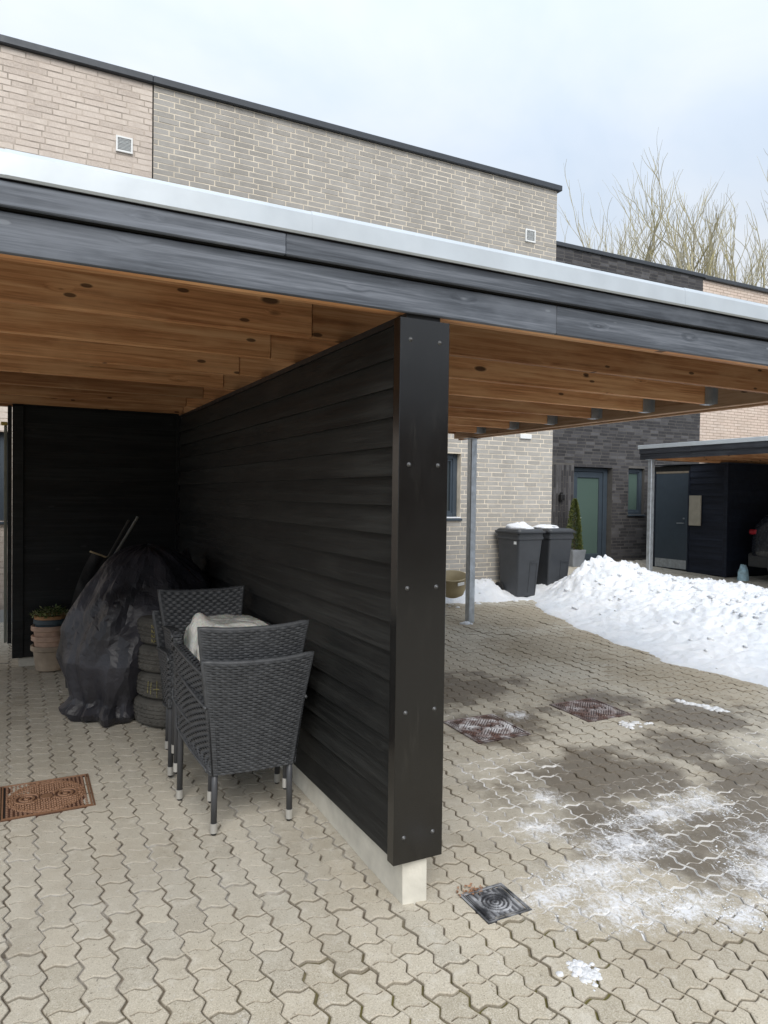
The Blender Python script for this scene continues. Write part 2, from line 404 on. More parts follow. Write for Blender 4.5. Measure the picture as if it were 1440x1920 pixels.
def paver_mat():
    m, t, b = newmat('concrete_paver'); p = geo_pos(t)
    rn = t.math('FRACT', t.math('ADD', att(t, 'rnd'), obj_rnd(t))); eg = att(t, 'edge')
    c = t.ramp(rn, [(0, (.38,.34,.26)), (.3, (.49,.44,.345)), (.5, (.42,.38,.30)), (.75, (.53,.475,.375)), (.9, (.44,.405,.33)), (1, (.32,.275,.20))])
    big = t.noise(p, .9, 4)
    sx = t.node('ShaderNodeSeparateXYZ'); t.l.new(p, sx.inputs[0])
    und = t.mr(sx.outputs[1], 2.2, 3.0)
    c = t.mix(t.math('MULTIPLY', und, .5), c, (.50, .485, .435))
    st1 = t.noise(p, 2.6, 8, .7, .5); c = t.mix(t.mr(st1, .56, .74, 0, .5), c, (.26,.215,.15))
    sp = t.noise(p, 210, 2, .8); sp2 = t.noise(p, 150, 3, .85); sp3 = t.noise(p, 85, 2, .6)
    rough_ = t.mr(und, 0, 1, 1., .45)
    c = t.mix(t.math('MULTIPLY', t.mr(sp, .50, .60, 0, .55), rough_), c, (.72,.67,.57))
    c = t.mix(t.math('MULTIPLY', t.mr(sp2, .56, .66, 0, .75), rough_), c, (.17,.14,.10))
    c = t.mix(t.mr(sp3, .66, .72, 0, .6), c, (.09,.075,.06))
    c = t.mix(t.mr(big, .45, .68, 0, .3), c, (.34,.29,.22))
    blot = t.noise(p, 11, 6, .75); c = t.mix(t.mr(blot, .54, .70, 0, .4), c, (.70,.67,.60))
    blot2 = t.noise(p, 7, 6, .7); c = t.mix(t.mr(blot2, .55, .72, 0, .35), c, (.27,.235,.18))
    n1 = t.math('MULTIPLY', t.math('SUBTRACT', t.noise(p, 1.7, 8, .72), .5), 2.4)
    rnc = t.math('MULTIPLY', t.math('SUBTRACT', rn, .5), .30)
    br = t.math('ADD', mask(t, p, BROWNEDGE), n1, clamp=True); c = t.mix(t.math('MULTIPLY', br, .55), c, (.25,.195,.12))
    wetm = t.math('ADD', t.math('ADD', mask(t, p, WET, .1, 1.7), t.math('MULTIPLY', n1, .62)), rnc); wet = t.mr(wetm, .38, .78, 0, 1, smooth=True)
    c = t.mix(t.math('MULTIPLY', wet, .78), c, (.095,.076,.056))
    c = t.mix(t.math('MULTIPLY', t.math('MULTIPLY', eg, .5), t.mr(blot, .3, .6, .5, 1.)), c, (.17,.14,.10))
    c = t.mix(t.math('MULTIPLY', t.mr(eg, .9, 1.5), .9), c, (.13, .105, .075))
    # wind blown powder snow
    streak = t.noise(t.scalev(p, (16., 9., 1.)), 1., 8, .8)
    fine = t.noise(p, 70, 5, .85)
    fm = t.math('ADD', mask(t, p, FROST, .0, 1.5), t.math('MULTIPLY', t.math('SUBTRACT', streak, .5), 3.0))
    fr = t.mr(t.math('ADD', fm, t.math('MULTIPLY', t.math('SUBTRACT', fine, .5), 2.4)), .42, 1.05, 0, .82)
    c = t.mix(fr, c, (.80,.82,.86))
    jm = t.math('ADD', mask(t, p, JOINTW, .4, 1.2), t.math('MULTIPLY', n1, .55))
    jw = t.math('MULTIPLY', t.mr(jm, .45, .75), t.mr(eg, .5, .9))
    jf = t.math('MULTIPLY', t.math('MULTIPLY', t.mr(t.noise(p, 4.5, 5, .7), .47, .62), t.mr(sx.outputs[0], 1.3, 1.7, .45, 0.)), t.mr(eg, .5, .9))
    jw = t.math('MAXIMUM', jw, t.math('MULTIPLY', jf, und))
    c = t.mix(t.math('MULTIPLY', jw, .8), c, (.78,.78,.77))
    t.put(b.inputs['Base Color'], c)
    t.put(b.inputs['Roughness'], t.mr(wet, 0, 1, .88, .5)); b.inputs['Specular IOR Level'].default_value = .4
    h = t.math('ADD', t.math('MULTIPLY', sp, .5), t.math('ADD', sp2, t.math('MULTIPLY', blot, 1.5)))
    t.put(b.inputs['Normal'], t.bump(h, .5, .004))
    return m
M['paver'] = paver_mat()
def joint_mat():
    m, t, b = newmat('joint_sand'); p = geo_pos(t)
    n = t.noise(p, 7, 5, .7); c = t.mix(t.mr(n, .35, .65), (.08,.062,.045), (.25,.21,.16))
    sx = t.node('ShaderNodeSeparateXYZ'); t.l.new(p, sx.inputs[0])
    near = t.mr(sx.outputs[1], 2.1, 2.5, 1., 0.)
    moss = t.math('MULTIPLY', near, t.mr(t.noise(p, 3.1, 4), .40, .52)); c = t.mix(t.math('MULTIPLY', moss, .9), c, (.125,.11,.025))
    n1 = t.math('MULTIPLY', t.math('SUBTRACT', t.noise(p, 1.7, 8, .72), .5), 2.4)
    jm = t.math('ADD', mask(t, p, JOINTW, .4, 1.2), t.math('MULTIPLY', n1, .55))
    c = t.mix(t.mr(jm, .45, .7), c, (.82,.83,.85))
    jf = t.math('MULTIPLY', t.mr(t.noise(p, 4.5, 5, .7), .47, .62), t.math('MULTIPLY', t.mr(sx.outputs[0], 1.3, 1.7, .6, 0.), t.mr(sx.outputs[1], 2.2, 3.)))
    c = t.mix(jf, c, (.70,.69,.64))
    t.put(b.inputs['Base Color'], c); b.inputs['Roughness'].default_value = .95
    t.put(b.inputs['Normal'], t.bump(t.noise(p, 200, 3), .5, .003))
    return m
M['joint'] = joint_mat()
M['ground'] = plain('rough_ground', (.30, .27, .22), .95, var=.25, nscale=1.2, bump=.4, bscale=25)

# ------------------------------------------------------------------ ground, paving
mb = MB()
mb.add([(-400, -400, gz(-6)), (400, -400, gz(-6)), (400, -6, gz(-6)), (-400, -6, gz(-6)), (400, 13, gz(13)), (-400, 13, gz(13)), (400, 600, gz(13)), (-400, 600, gz(13))],
       [(0, 1, 2, 3), (3, 2, 4, 5), (5, 4, 6, 7)])
g = mb.build('ground', M['ground'], loc=(0, 0, -.05)); kind(g, 'structure')
PX0, PX1, PY0_, PY1 = -3.2, 13.6, .55, 11.6
mb = MB(); mb.add([(PX0, PY0_, gz(PY0_)-.010), (PX1, PY0_, gz(PY0_)-.010), (PX1, PY1, gz(PY1)-.010), (PX0, PY1, gz(PY1)-.010)], [(0, 1, 2, 3)])
pav = mb.build('pavement', M['joint']); kind(pav, 'structure')
PT = .1125
AMP = .0115
def edge_pts(p, q, perp, n=1):
    p = np.array(p); q = np.array(q); perp = np.array(perp); o = [p]
    for tt, a in ((.22, .85), (.36, .95), (.64, -.95), (.78, -.85)): o.append(p+(q-p)*tt+perp*AMP*a)
    return o
def s_line(p, q, perp, rev=False):
    # from p to q; offset pattern is fixed in space: +A in the first quarter of the axis direction, -A in the last
    p = np.array(p, float); q = np.array(q, float); perp = np.array(perp, float); o = []
    for tt, a in ((0, 0), (.20, .75), (.34, 1.), (.66, -1.), (.80, -.75)):
        o.append(p+(q-p)*tt+perp*AMP*a)
    return o
def stone_outline():
    w = PT; P00, P10, P01, P11, P02, P12 = (0, 0), (w, 0), (0, w), (w, w), (0, 2*w), (w, 2*w)
    bot = s_line(P00, P10, (0, 1))
    r1 = s_line(P10, P11, (-1, 0)); r2 = s_line(P11, P12, (-1, 0))
    top = s_line(P02, P12, (0, 1)); top = [np.array(P12, float)]+top[:0:-1]
    l1 = s_line(P00, P01, (-1, 0)); l2 = s_line(P01, P02, (-1, 0))
    left = [np.array(P02, float)]+l2[:0:-1]+[np.array(P01, float)]+l1[:0:-1]
    return np.array(bot+r1+r2+top+left)
OUT = stone_outline()
def inset(poly, d):
    n = len(poly); o = []
    for i in range(n):
        a, b_, c_ = poly[i-1], poly[i], poly[(i+1) % n]
        e1 = b_-a; e2 = c_-b_; e1 = e1/np.linalg.norm(e1); e2 = e2/np.linalg.norm(e2)
        n1 = np.array([-e1[1], e1[0]]); n2 = np.array([-e2[1], e2[0]])
        nn = n1+n2; L = nn@nn; nn = nn*2/L if L > .3 else nn
        o.append(b_+nn*d)
    return np.array(o)
def stone_geo(j, bev):
    a = inset(OUT, j); b_ = inset(OUT, j+bev); n = len(OUT)
    v = [(*p, -.020) for p in a]+[(*p, -.0028) for p in a]+[(*p, 0) for p in b_]
    e = [1.]*n+[1.]*n+[0.]*n
    f = []
    for i in range(n):
        k = (i+1) % n
        f.append((i, k, n+k, n+i)); f.append((n+i, n+k, 2*n+k, 2*n+i))
    # top split at the false groove (nodes at index of right-mid and left-mid)
    ir = 10; il = n-5
    gw = .0048
    # right-mid and left-mid nodes
    mid = s_line((0, PT), (PT, PT), (0, 1))[1:]
    mid = [np.array([PT*.10, PT+AMP*.40])]+mid+[np.array([PT*.90, PT-AMP*.40])]; NM = len(mid)
    base = len(v)
    gi = .0017
    ga = [(p[0], p[1]-gw, 0) for p in mid]; g1 = [(p[0], p[1]-gi, -.0075) for p in mid]; g2 = [(p[0], p[1]+gi, -.0075) for p in mid]; gb = [(p[0], p[1]+gw, 0) for p in mid]
    v += ga+g1+g2+gb; e += [.0]*NM+[2.]*(2*NM)+[.0]*NM
    # end points on the rim
    RM, LM = 2*n+ir, 2*n+il
    A, G, G2, B = [[LM]+[base+NM*q+i for i in range(NM)]+[RM] for q in range(4)]
    low = [2*n+i for i in range(0, ir+1)]+A[::-1][1:]+[2*n+i for i in range(il+1, n)]
    up = [2*n+i for i in range(ir, il+1)]+B[1:-1]
    f.append(tuple(low)); f.append(tuple(up))
    for i in range(NM+1):
        for (s1, s2) in ((A, G), (G, G2), (G2, B)):
            q = [s1[i], s1[i+1], s2[i+1], s2[i]]; q2 = []
            for x in q:
                if x not in q2: q2.append(x)
            if len(q2) > 2: f.append(tuple(q2))
    return np.array(v, float), f, e
SG = [stone_geo(.0022, .0045), stone_geo(.0032, .0045), stone_geo(.0042, .005)]
COVERS = [(-.045, .365, 3.87, 4.26), (2.68, 3.08, 3.81, 4.225), (3.64, 4.04, 3.84, 4.235), (1.64, 1.825, 2.245, 2.425)]
BASEP = []
cells = []
X0p = 1.021/.92-5*PT*8   # phase from the photograph
Yp = 2.136/.92-8*PT*4
ix0 = int((PX0-X0p)/PT)-1
def in_snow_core(x, y):
    return (6.4 < x < 9.6 and 2.6 < y < 7.6)
for ix in range(ix0, ix0+170):
    x = X0p+ix*PT
    if x < PX0+.02 or x > PX1-PT: continue
    sh = (ix % 2)
    if R.random() < .0: sh = 1-sh
    for iy in range(-30, 90):
        y = Yp+(2*iy+sh)*PT
        if y < PY0_+.01 or y > PY1-2*PT: continue
        cx, cy = x+PT/2, y+PT
        if y > 8.95 and cx < 7.3: continue
        if in_snow_core(cx, cy): continue
        if y > 11.3 and cx < 14: continue
        if y < 2.0 and (cx < -1.2 or cx > 5): continue
        if any(a+.06 < x and x+PT < b_-.06 and c_+.06 < y and y+2*PT < d_-.06 for a, b_, c_, d_ in COVERS): continue
        cells.append((x, y))
def vis_key(x, y):
    u, v, z = proj((x+PT/2, y+PT, gz(y+PT)))
    ok = -10 < u < 1450 and 0 < v < 1930
    if 1.3 < x < 1.55 and y > 2.4: ok = False
    return (0 if ok else 1, z)
cells.sort(key=lambda q: vis_key(*q))
st = MB()
slab_me = []
for k, gq in enumerate(SG):
    b2 = MB(); v, f, e = gq; b2.add(v-np.array([PT/2, PT, 0]), f, 0., e); slab_me.append(b2.mesh('paver'))
for i, (x, y) in enumerate(cells):
    k = R.choice((0, 0, 1, 1, 2)); dz = R.gauss(0, .0016)+.004*float(fbm(np.array(x*1.3), np.array(y*1.3), 3)); tx, ty = R.gauss(0, .010), R.gauss(0, .010)+SL
    jx, jy, jr = R.gauss(0, .0013), R.gauss(0, .0013), R.gauss(0, .007)
    if i < 300:
        o = bpy.data.objects.new('paver', slab_me[k]); COL.objects.link(o)
        if not slab_me[k].materials: slab_me[k].materials.append(M['paver'])
        o.parent = pav; o.location = (x+PT/2+jx, y+PT+jy, gz(y+PT)+dz); o.rotation_euler = (ty, -tx, jr)
    else:
        v, f, e = SG[k]; q = v-np.array([PT/2, PT, 0])
        xx = q[:, 0]*cos(jr)-q[:, 1]*sin(jr); yy = q[:, 0]*sin(jr)+q[:, 1]*cos(jr)
        zz_ = q[:, 2]+xx*tx+yy*ty+gz(y+PT)+dz
        st.add(np.stack([xx+x+PT/2+jx, yy+y+PT+jy, zz_], 1), f, R.random(), e)
kind(st.build('paver_field', M['paver'], pav), 'stuff')

# ------------------------------------------------------------------ brick walls
BL, BH, CJ = .240, .0667, .0135
def wall_bricks(x0, x1, z0, z1, openings, bond, soldier=None):
    out = []; nrow = int((z1-z0)/BH)
    for r_ in range(nrow):
        za = z1-(r_+1)*BH; zb = za+BH-CJ
        off = {'quarter': (0, .25, 0, .75), 'half': (0, .5, 0, .5), 'wild': None}[bond]
        o = off[r_ % 4]*BL if off else R.random()*BL
        x = x0-BL+o
        while x < x1:
            a, b_ = max(x, x0+.001), min(x+BL-CJ, x1-.0015)
            x += BL
            segs = [(a, b_)]
            for (ox0, ox1, oz0, oz1) in openings:
                if zb > oz0+.01 and za < oz1-.01:
                    ns = []
                    for (s0, s1) in segs:
                        if s1 <= ox0 or s0 >= ox1: ns.append((s0, s1)); continue
                        if s0 < ox0-.02: ns.append((s0, ox0-.0025))
                        if s1 > ox1+.02: ns.append((ox1+.0025, s1))
                    segs = ns
            for s0, s1 in segs:
                if s1-s0 > .02: out.append((s0, s1, za, zb))
    return out
_bm = {}
def put_bricks(lst, Y, mat, house, visible, jit=.0022, rot=False):
    vis = []; rest = []
    for q in lst:
        cx, cz = (q[0]+q[1])/2, (q[2]+q[3])/2; u, v, z = proj((cx, Y, cz))
        (vis if visible(u, v) and q[1]-q[0] > (.05 if not rot else .03) else rest).append((z, q))
    vis.sort(key=lambda a: a[0]); rest += vis[300:]; vis = vis[:300]
    for z, (a, b_, za, zb) in vis:
        L = round(b_-a, 3); H = round(zb-za, 4); key = (L, H, mat.name)
        if key not in _bm:
            m_ = MB(); m_.box(-L/2, L/2, -.0024, .03, -H/2, H/2, skip=('k',)); me = m_.mesh('brick'); me.materials.append(mat); _bm[key] = me
        o = bpy.data.objects.new('brick', _bm[key]); COL.objects.link(o); o.parent = house
        o.location = ((a+b_)/2, Y+max(-.0022, min(.0014, R.gauss(0, jit*.35))), (za+zb)/2+R.gauss(0, jit*.25)); o.rotation_euler = (0, R.gauss(0, .004), 0)
    m_ = MB()
    for z, (a, b_, za, zb) in rest:
        d_ = max(-.0022, min(.0014, R.gauss(0, jit*.35))); m_.box(a, b_, Y-.0024+d_, Y+.03, za, zb, R.random(), skip=('k',))
    if m_.v: kind(m_.build('brick_field', mat, house), 'stuff')
def wall_mesh(x0, x1, z0, z1, Y, th, openings, name, mat, house):
    xs = sorted({x0, x1, *[max(x0, min(x1, v)) for o in openings for v in o[:2]]})
    m_ = MB()
    for i in range(len(xs)-1):
        a, b_ = xs[i], xs[i+1]
        cuts = [(o[2], o[3]) for o in openings if o[0] <= a+1e-6 and o[1] >= b_-1e-6]
        z = z0
        for c0, c1 in sorted(cuts):
            if c0 > z: m_.box(a, b_, Y, Y+th, z, c0)
            z = c1
        if z < z1: m_.box(a, b_, Y, Y+th, z, z1)
    return m_.build(name, mat, house)
def window(house, x0, x1, z0, z1, Y, mat=None, glass=None, sill=True, mull=None, recess=.09, snow=False, curtain=False):
    mat = mat or M['frame']; glass = glass or M['glass']; fw = .075
    m_ = MB(); yy0, yy1 = Y+recess, Y+recess+.07
    m_.box(x0, x0+fw, yy0, yy1, z0, z1, bev=.006); m_.box(x1-fw, x1, yy0, yy1, z0, z1, bev=.006)
    m_.box(x0+fw, x1-fw, yy0, yy1, z0, z0+fw, bev=.006); m_.box(x0+fw, x1-fw, yy0, yy1, z1-fw, z1, bev=.006)
    if mull:
        for mx in mull: m_.box(mx-.05, mx+.05, yy0+.002, yy1, z0+fw, z1-fw, bev=.006)
    wroot = m_.build('window', mat, house)
    ins = .03
    m_ = MB(); m_.box(x0+fw, x0+fw+ins, yy0+.02, yy1-.01, z0+fw, z1-fw); m_.box(x1-fw-ins, x1-fw, yy0+.02, yy1-.01, z0+fw, z1-fw)
    m_.box(x0+fw+ins, x1-fw-ins, yy0+.02, yy1-.01, z0+fw, z0+fw+ins); m_.box(x0+fw+ins, x1-fw-ins, yy0+.02, yy1-.01, z1-fw-ins, z1-fw)
    m_.build('sash', mat, wroot)
    m_ = MB(); m_.box(x0+fw+ins, x1-fw-ins, yy0+.045, yy0+.052, z0+fw+ins, z1-fw-ins); m_.build('pane', glass, wroot)
    if sill:
        m_ = MB(); m_.box(x0-.01, x1+.02, Y-.035, yy0, z0-.035, z0-.005, bev=.004); m_.build('sill', mat, wroot)
        if snow:
            m_ = MB(); m_.box(x0, x1, Y-.03, Y+.06, z0-.004, z0+.018, bev=.008); o = m_.build('snow_strip', M['snow'], wroot)
    return wroot
above = lambda u, v: (0 < u < 1445 and 60 < v < 300+.202*u)
through = lambda u, v: (835 < u < 1045 and 800 < v < 1125) or (0 < u < 28 and 740 < v < 1170)

# left pink-grey house and grey house (one flat front, joint at X=1.44)
YW = 8.75
ZT = 6.35
def house_box(house, x0, x1, y0, y1, z0, z1, mat):
    m_ = MB(); m_.box(x0, x0+.1, y0, y1, z0, z1); m_.box(x1-.1, x1, y0, y1, z0, z1); m_.box(x0+.1, x1-.1, y1-.1, y1, z0, z1)
    m_.build('side_wall', mat, house)
    m_ = MB(); m_.box(x0+.1, x1-.1, y0, y1-.1, z1-.25, z1-.15); m_.build('roof', M['coping'], house)
    m_ = MB(); m_.box(x0+.12, x1-.12, y0+.9, y0+.95, z0, z1-.3); m_.build('room_backing', M['void'], house)
pk = thing('brick_house', 'pinkish grey brick house left of the dark vertical joint, with a white air vent', 'house', (0, 0, 0))
op = [(-1.35, -.045, 1.31, 2.27)]
wall_mesh(-6, 1.432, gz(YW)-.1, ZT, YW, .3, op, 'wall', M['mortar_pink'], pk)
put_bricks(wall_bricks(-6, 1.432, .36, ZT, op, 'wild'), YW, M['brick_pink'], pk, lambda u, v: above(u, v) or through(u, v), .004)
window(pk, *op[0], YW)
m_ = MB(); m_.box(-6, 1.43, YW-.012, YW, gz(YW)-.1, .355); m_.build('plinth', M['plinth'], pk)
house_box(pk, -6, 1.432, YW+.3, 17, gz(YW)-.1, ZT, M['mortar_pink'])
m_ = MB(); m_.box(-6.1, 1.43, YW-.055, YW+.36, ZT+.004, ZT+.085, bev=.006); m_.build('roof_coping', M['coping'], pk)
gr = thing('brick_house', 'grey brick house with cream joints, behind the middle of the carport roof', 'house', (0, 0, 0))
op = [(4.45, 5.755, 1.33, 2.26)]
m_ = MB(); m_.box(1.432, 1.448, YW+.006, YW+.02, gz(YW)-.1, ZT); m_.build('joint_seal', M['void'], gr)
wall_mesh(1.448, 7.44, gz(YW)-.1, ZT, YW, .3, op, 'wall', M['mortar_cream'], gr)
put_bricks(wall_bricks(1.448, 7.44, .36, ZT, op, 'quarter'), YW, M['brick_grey'], gr, lambda u, v: above(u, v) or through(u, v), .003)
window(gr, *op[0], YW, snow=True)
m_ = MB(); m_.box(1.448, 7.44, YW-.012, YW, gz(YW)-.1, .355); m_.build('plinth', M['plinth'], gr)
house_box(gr, 1.448, 7.44, YW+.3, 17, gz(YW)-.1, ZT, M['mortar_cream'])
m_ = MB(); m_.box(1.432, 7.50, YW-.055, YW+.36, ZT+.004, ZT+.085, bev=.006); m_.build('roof_coping', M['coping'], gr)
def vent(x0, x1, z0, z1, Y, house, small=False):
    m_ = MB(); b_ = .018
    m_.box(x0, x1, Y-.025, Y-.004, z0, z0+b_); m_.box(x0, x1, Y-.025, Y-.004, z1-b_, z1)
    m_.box(x0, x0+b_, Y-.025, Y-.004, z0+b_, z1-b_); m_.box(x1-b_, x1, Y-.025, Y-.004, z0+b_, z1-b_)
    vf = m_.build('air_vent', M['white_plastic'], house)
    m_ = MB(); n = 9
    for i in range(n):
        z = z0+b_+(i+.1)*(z1-z0-2*b_)/n
        m_.add([(x0+b_, Y-.023, z-.002), (x1-b_, Y-.023, z-.002), (x1-b_, Y-.012, z+.013), (x0+b_, Y-.012, z+.013)], [(0, 1, 2, 3), (3, 2, 1, 0)])
    m_.build('louvre', M['white_plastic'], vf)
    m_ = MB(); m_.box(x0+b_, x1-b_, Y-.006, Y-.0045, z0+b_, z1-b_); m_.build('backing', plain('vent_dark', (.45, .48, .50), .8), vf)
vent(1.035, 1.215, 5.50, 5.675, YW, pk)
vent(6.835, 7.02, 5.49, 5.675, YW, gr)
m_ = MB(); m_.box(6.80, 7.01, YW-.03, YW-.005, 2.53, 2.60, bev=.004); m_.build('vent_cover', M['white_plastic'], gr)

# dark brick house and peach brick house further back
YD = 11.4; ZD = 6.70; GD = gz(YD)
dk = thing('brick_house', 'dark charcoal brick house with a frosted glass front door', 'house')
DX0, DX1 = 10.27, 11.335; SX0, SX1 = 11.80, 12.28
op = [(DX0, DX1, GD-.2, 2.30), (SX0, SX1, 1.31, 2.31)]
wall_mesh(7.0, 14.0, GD-.1, ZD, YD, .3, op, 'wall', M['mortar_dark'], dk)
bop = op+[(9.2, 10.27, 0, 2.325)]
dv = lambda u, v: (1040 < u < 1325 and 455 < v < 300+.202*u) or (1030 < u < 1315 and 780 < v < 1060)
put_bricks(wall_bricks(7.0, 14.0, GD+.02, ZD, bop, 'wild'), YD, M['brick_dark'], dk, dv, .004)
m_ = MB()
xx = 9.2; col = 0
while xx < 10.25:
    z = 2.325-BL*((col % 2)*.5+1)
    first = True
    zt = 2.325
    while zt > GD+.03:
        zb_ = max(GD+.02, zt-(BL if not first or col % 2 == 0 else BL*.5)); first = False
        m_.box(xx, min(xx+BH-CJ, 10.27), YD-.005+R.gauss(0, .002), YD+.03, zb_+CJ, zt, R.random(), skip=('k',)); zt = zb_
    xx += BH; col += 1
kind(m_.build('upright_brick', M['brick_dark'], dk), 'stuff')
house_box(dk, 7.0, 14.0, YD+.3, 19, GD-.1, ZD, M['mortar_dark'])
m_ = MB(); m_.box(6.95, 14.02, YD-.055, YD+.36, ZD+.004, ZD+.085, bev=.006); m_.build('roof_coping', M['coping'], dk)
window(dk, *op[1], YD, glass=M['frosted'], recess=.07)
# front door
m_ = MB(); y0 = YD+.12
m_.box(DX0+.02, DX0+.10, y0, y0+.1, GD, 2.29, bev=.005); m_.box(DX1-.13, DX1-.02, y0, y0+.1, GD, 2.29, bev=.005); m_.box(DX0+.10, DX1-.13, y0, y0+.1, 2.21, 2.29, bev=.005)
m_.build('door_frame', M['frame'], dk)
m_ = MB(); a, b_ = DX0+.105, DX1-.135
m_.box(a, a+.12, y0+.02, y0+.08, GD+.03, 2.205, bev=.005); m_.box(b_-.10, b_, y0+.02, y0+.08, GD+.03, 2.205, bev=.005)
m_.box(a+.12, b_-.10, y0+.02, y0+.08, 2.08, 2.205, bev=.005); m_.box(a+.12, b_-.10, y0+.02, y0+.08, GD+.03, GD+.16, bev=.005)
dr = m_.build('door', M['frame'], dk)
m_ = MB(); m_.box(a+.12, b_-.10, y0+.045, y0+.055, GD+.16, 2.08); m_.build('pane', M['frosted'], dr)
m_ = MB(); hx = a+.06
m_.box(hx-.015, hx+.015, y0+.008, y0+.02, 1.10, 1.38); m_.tube((hx, y0-.03, 1.24), (hx+.13, y0-.03, 1.24), .010, n=8); m_.tube((hx, y0+.01, 1.24), (hx, y0-.035, 1.24), .010, n=8)
m_.build('handle', M['steel'], dr)
m_ = MB(); m_.box(9.86, 9.96, YD-.10, YD-.006, 1.60, 1.72, bev=.01); m_.tube((9.91, YD-.05, 1.72), (9.91, YD-.05, 1.76), .03, n=10); m_.build('wall_lamp', M['black_paint'], dk)
pc = thing('brick_house', 'pale peach brick house at the far right above the neighbouring carport', 'house')
wall_mesh(14.0, 21, GD-.1, ZD-.02, YD+.02, .3, [], 'wall', plain('peach_mortar', (.36, .28, .22), .95), pc)
put_bricks(wall_bricks(14.01, 21, GD+.02, ZD-.02, [], 'half'), YD+.02, M['brick_peach'], pc, lambda u, v: (1305 < u < 1450 and (505 < v < 300+.202*u or 755 < v < 832)), .003)
house_box(pc, 14.0, 21, YD+.32, 19, GD-.1, ZD-.02, M['mortar_pink'])
m_ = MB(); m_.box(14.02, 21.05, YD-.055, YD+.38, ZD-.016, ZD+.07, bev=.006); m_.build('roof_coping', M['coping'], pc)

# ------------------------------------------------------------------ near carport
cp = thing('carport', 'flat roofed timber carport with black fascia boards and brown joists overhead', 'carport')
YF = 2.45
RX0, RX1, RY1 = -3.3, 5.02, 7.40
def seg_boards(name, mat, y0, y1, z0, z1, cuts, lip=0.):
    for i in range(len(cuts)-1):
        m_ = MB(); m_.box(cuts[i]+.0005, cuts[i+1]-.0005, y0, y1, z0, z1, bev=.003); m_.build(name, mat, cp)
seg_boards('fascia_board', M['fascia'], YF-.005, YF+.017, 2.342, 2.464, [RX0, 2.09, RX1])
seg_boards('fascia_board', M['fascia'], YF-.031, YF-.011, 2.472, 2.546, [RX0, .85, 4.1, RX1])
m_ = MB(); m_.box(RX0, RX1-.002, YF-.004, YF+.016, 2.470, 2.552); m_.build('fascia_gap_shade', M['void'], cp)  # near-black strip behind the lap; its colour stands in for gap shade
# light metal edge flashing, three lengths
for i, (a, b_) in enumerate(((RX0, -.01), (-.02, .95), (.94, 2.84), (2.83, RX1+.03))):
    o_ = i*.0015
    prof = [(YF-.030-o_, 2.551), (YF-.040-o_, 2.549), (YF-.046-o_, 2.556), (YF-.044-o_, 2.622), (YF-.036-o_, 2.634+o_), (YF+.06, 2.640+o_), (YF+.06, 2.636+o_), (YF-.030-o_, 2.622)]
    m_ = MB(); n = len(prof)
    m_.add([(a, y, z) for y, z in prof]+[(b_, y, z) for y, z in prof], [(k, (k+1) % n, n+(k+1) % n, n+k)[::-1] for k in range(n)]+[tuple(range(n)), tuple(range(2*n-1, n-1, -1))])
    m_.build('flashing', M['flash'], cp)
m_ = MB(); m_.box(RX0, RX1-.04, YF+.062, RY1, 2.572, 2.60); m_.box(RX0, RX1-.04, YF+.062, RY1, 2.556, 2.571); m_.build('roof_deck', plain('roof_felt', (.06, .06, .065), .9), cp)
# first beam behind the fascia
m_ = MB(); m_.box(RX0, RX1-.06, YF+.020, YF+.065, 2.346, 2.555, bev=.004); m_.build('joist', M['joist'], cp)
m_ = MB(); m_.box(RX0, RX1-.06, YF+.068, YF+.113, 2.352, 2.555, bev=.004); m_.build('joist', M['joist'], cp)
JZ = 2.365
for i in range(7):
    y = 3.15+.603*i
    xj = (1.24, 1.24, 1.24, 1.30, 1.30, 1.30, 1.40)[i]
    m_ = MB(); m_.box(RX0, xj-.003, y, y+.045, JZ, 2.555, bev=.003); m_.build('joist', M['joist'], cp)
    m_ = MB(); m_.box(xj+.0015, 4.755, y+.004, y+.049, JZ, 2.555, bev=.003); m_.build('joist', M['joist'], cp)
    # steel joist hanger
    m_ = MB(); m_.box(4.66, 4.757, y-.001, y+.003, JZ-.002, 2.50); m_.box(4.66, 4.757, y+.0495, y+.0525, JZ-.002, 2.50); m_.box(4.66, 4.757, y+.0035, y+.0525, JZ-.0045, JZ-.0005)
    m_.box(4.752, 4.758, y-.035, y-.001, JZ, 2.50); m_.build('joist_hanger', M['steel'], cp)
m_ = MB(); m_.box(RX0, 4.755, RY1-.05, RY1-.005, 2.40, 2.555, bev=.003); m_.build('joist', M['joist'], cp)
m_ = MB(); m_.box(4.76, 4.82, YF+.07, RY1, 2.34, 2.555, bev=.004); m_.build('side_beam', M['joist_y'], cp)
m_ = MB(); m_.box(4.823, 4.86, YF+.07, RY1, 2.325, 2.50, bev=.004); m_.build('side_board', M['joist_y'], cp)
m_ = MB(); m_.box(4.862, 5.0, YF+.02, RY1, 2.46, 2.555, bev=.004); m_.build('side_fascia', M['fascia_dark'], cp)
m_ = MB(); m_.box(RX0, RX1, RY1, RY1+.022, 2.40, 2.56, bev=.003); m_.build('back_fascia', M['fascia'], cp)
def post(x, y, zt, par, zb=None):
    m_ = MB(); zb = gz(y)-.05 if zb is None else zb; m_.box(x-.042, x+.042, y-.042, y+.042, zb, zt, bev=.008)
    m_.box(x-.09, x+.09, y-.05, y+.05, zt-.008, zt-.0005); return m_.build('post', M['steel'], par)
post(4.80, 7.06, 2.325, cp); post(4.80, 2.62, 2.325, cp); post(-3.1, 7.06, 2.36, cp); post(-3.1, 2.62, 2.345, cp)

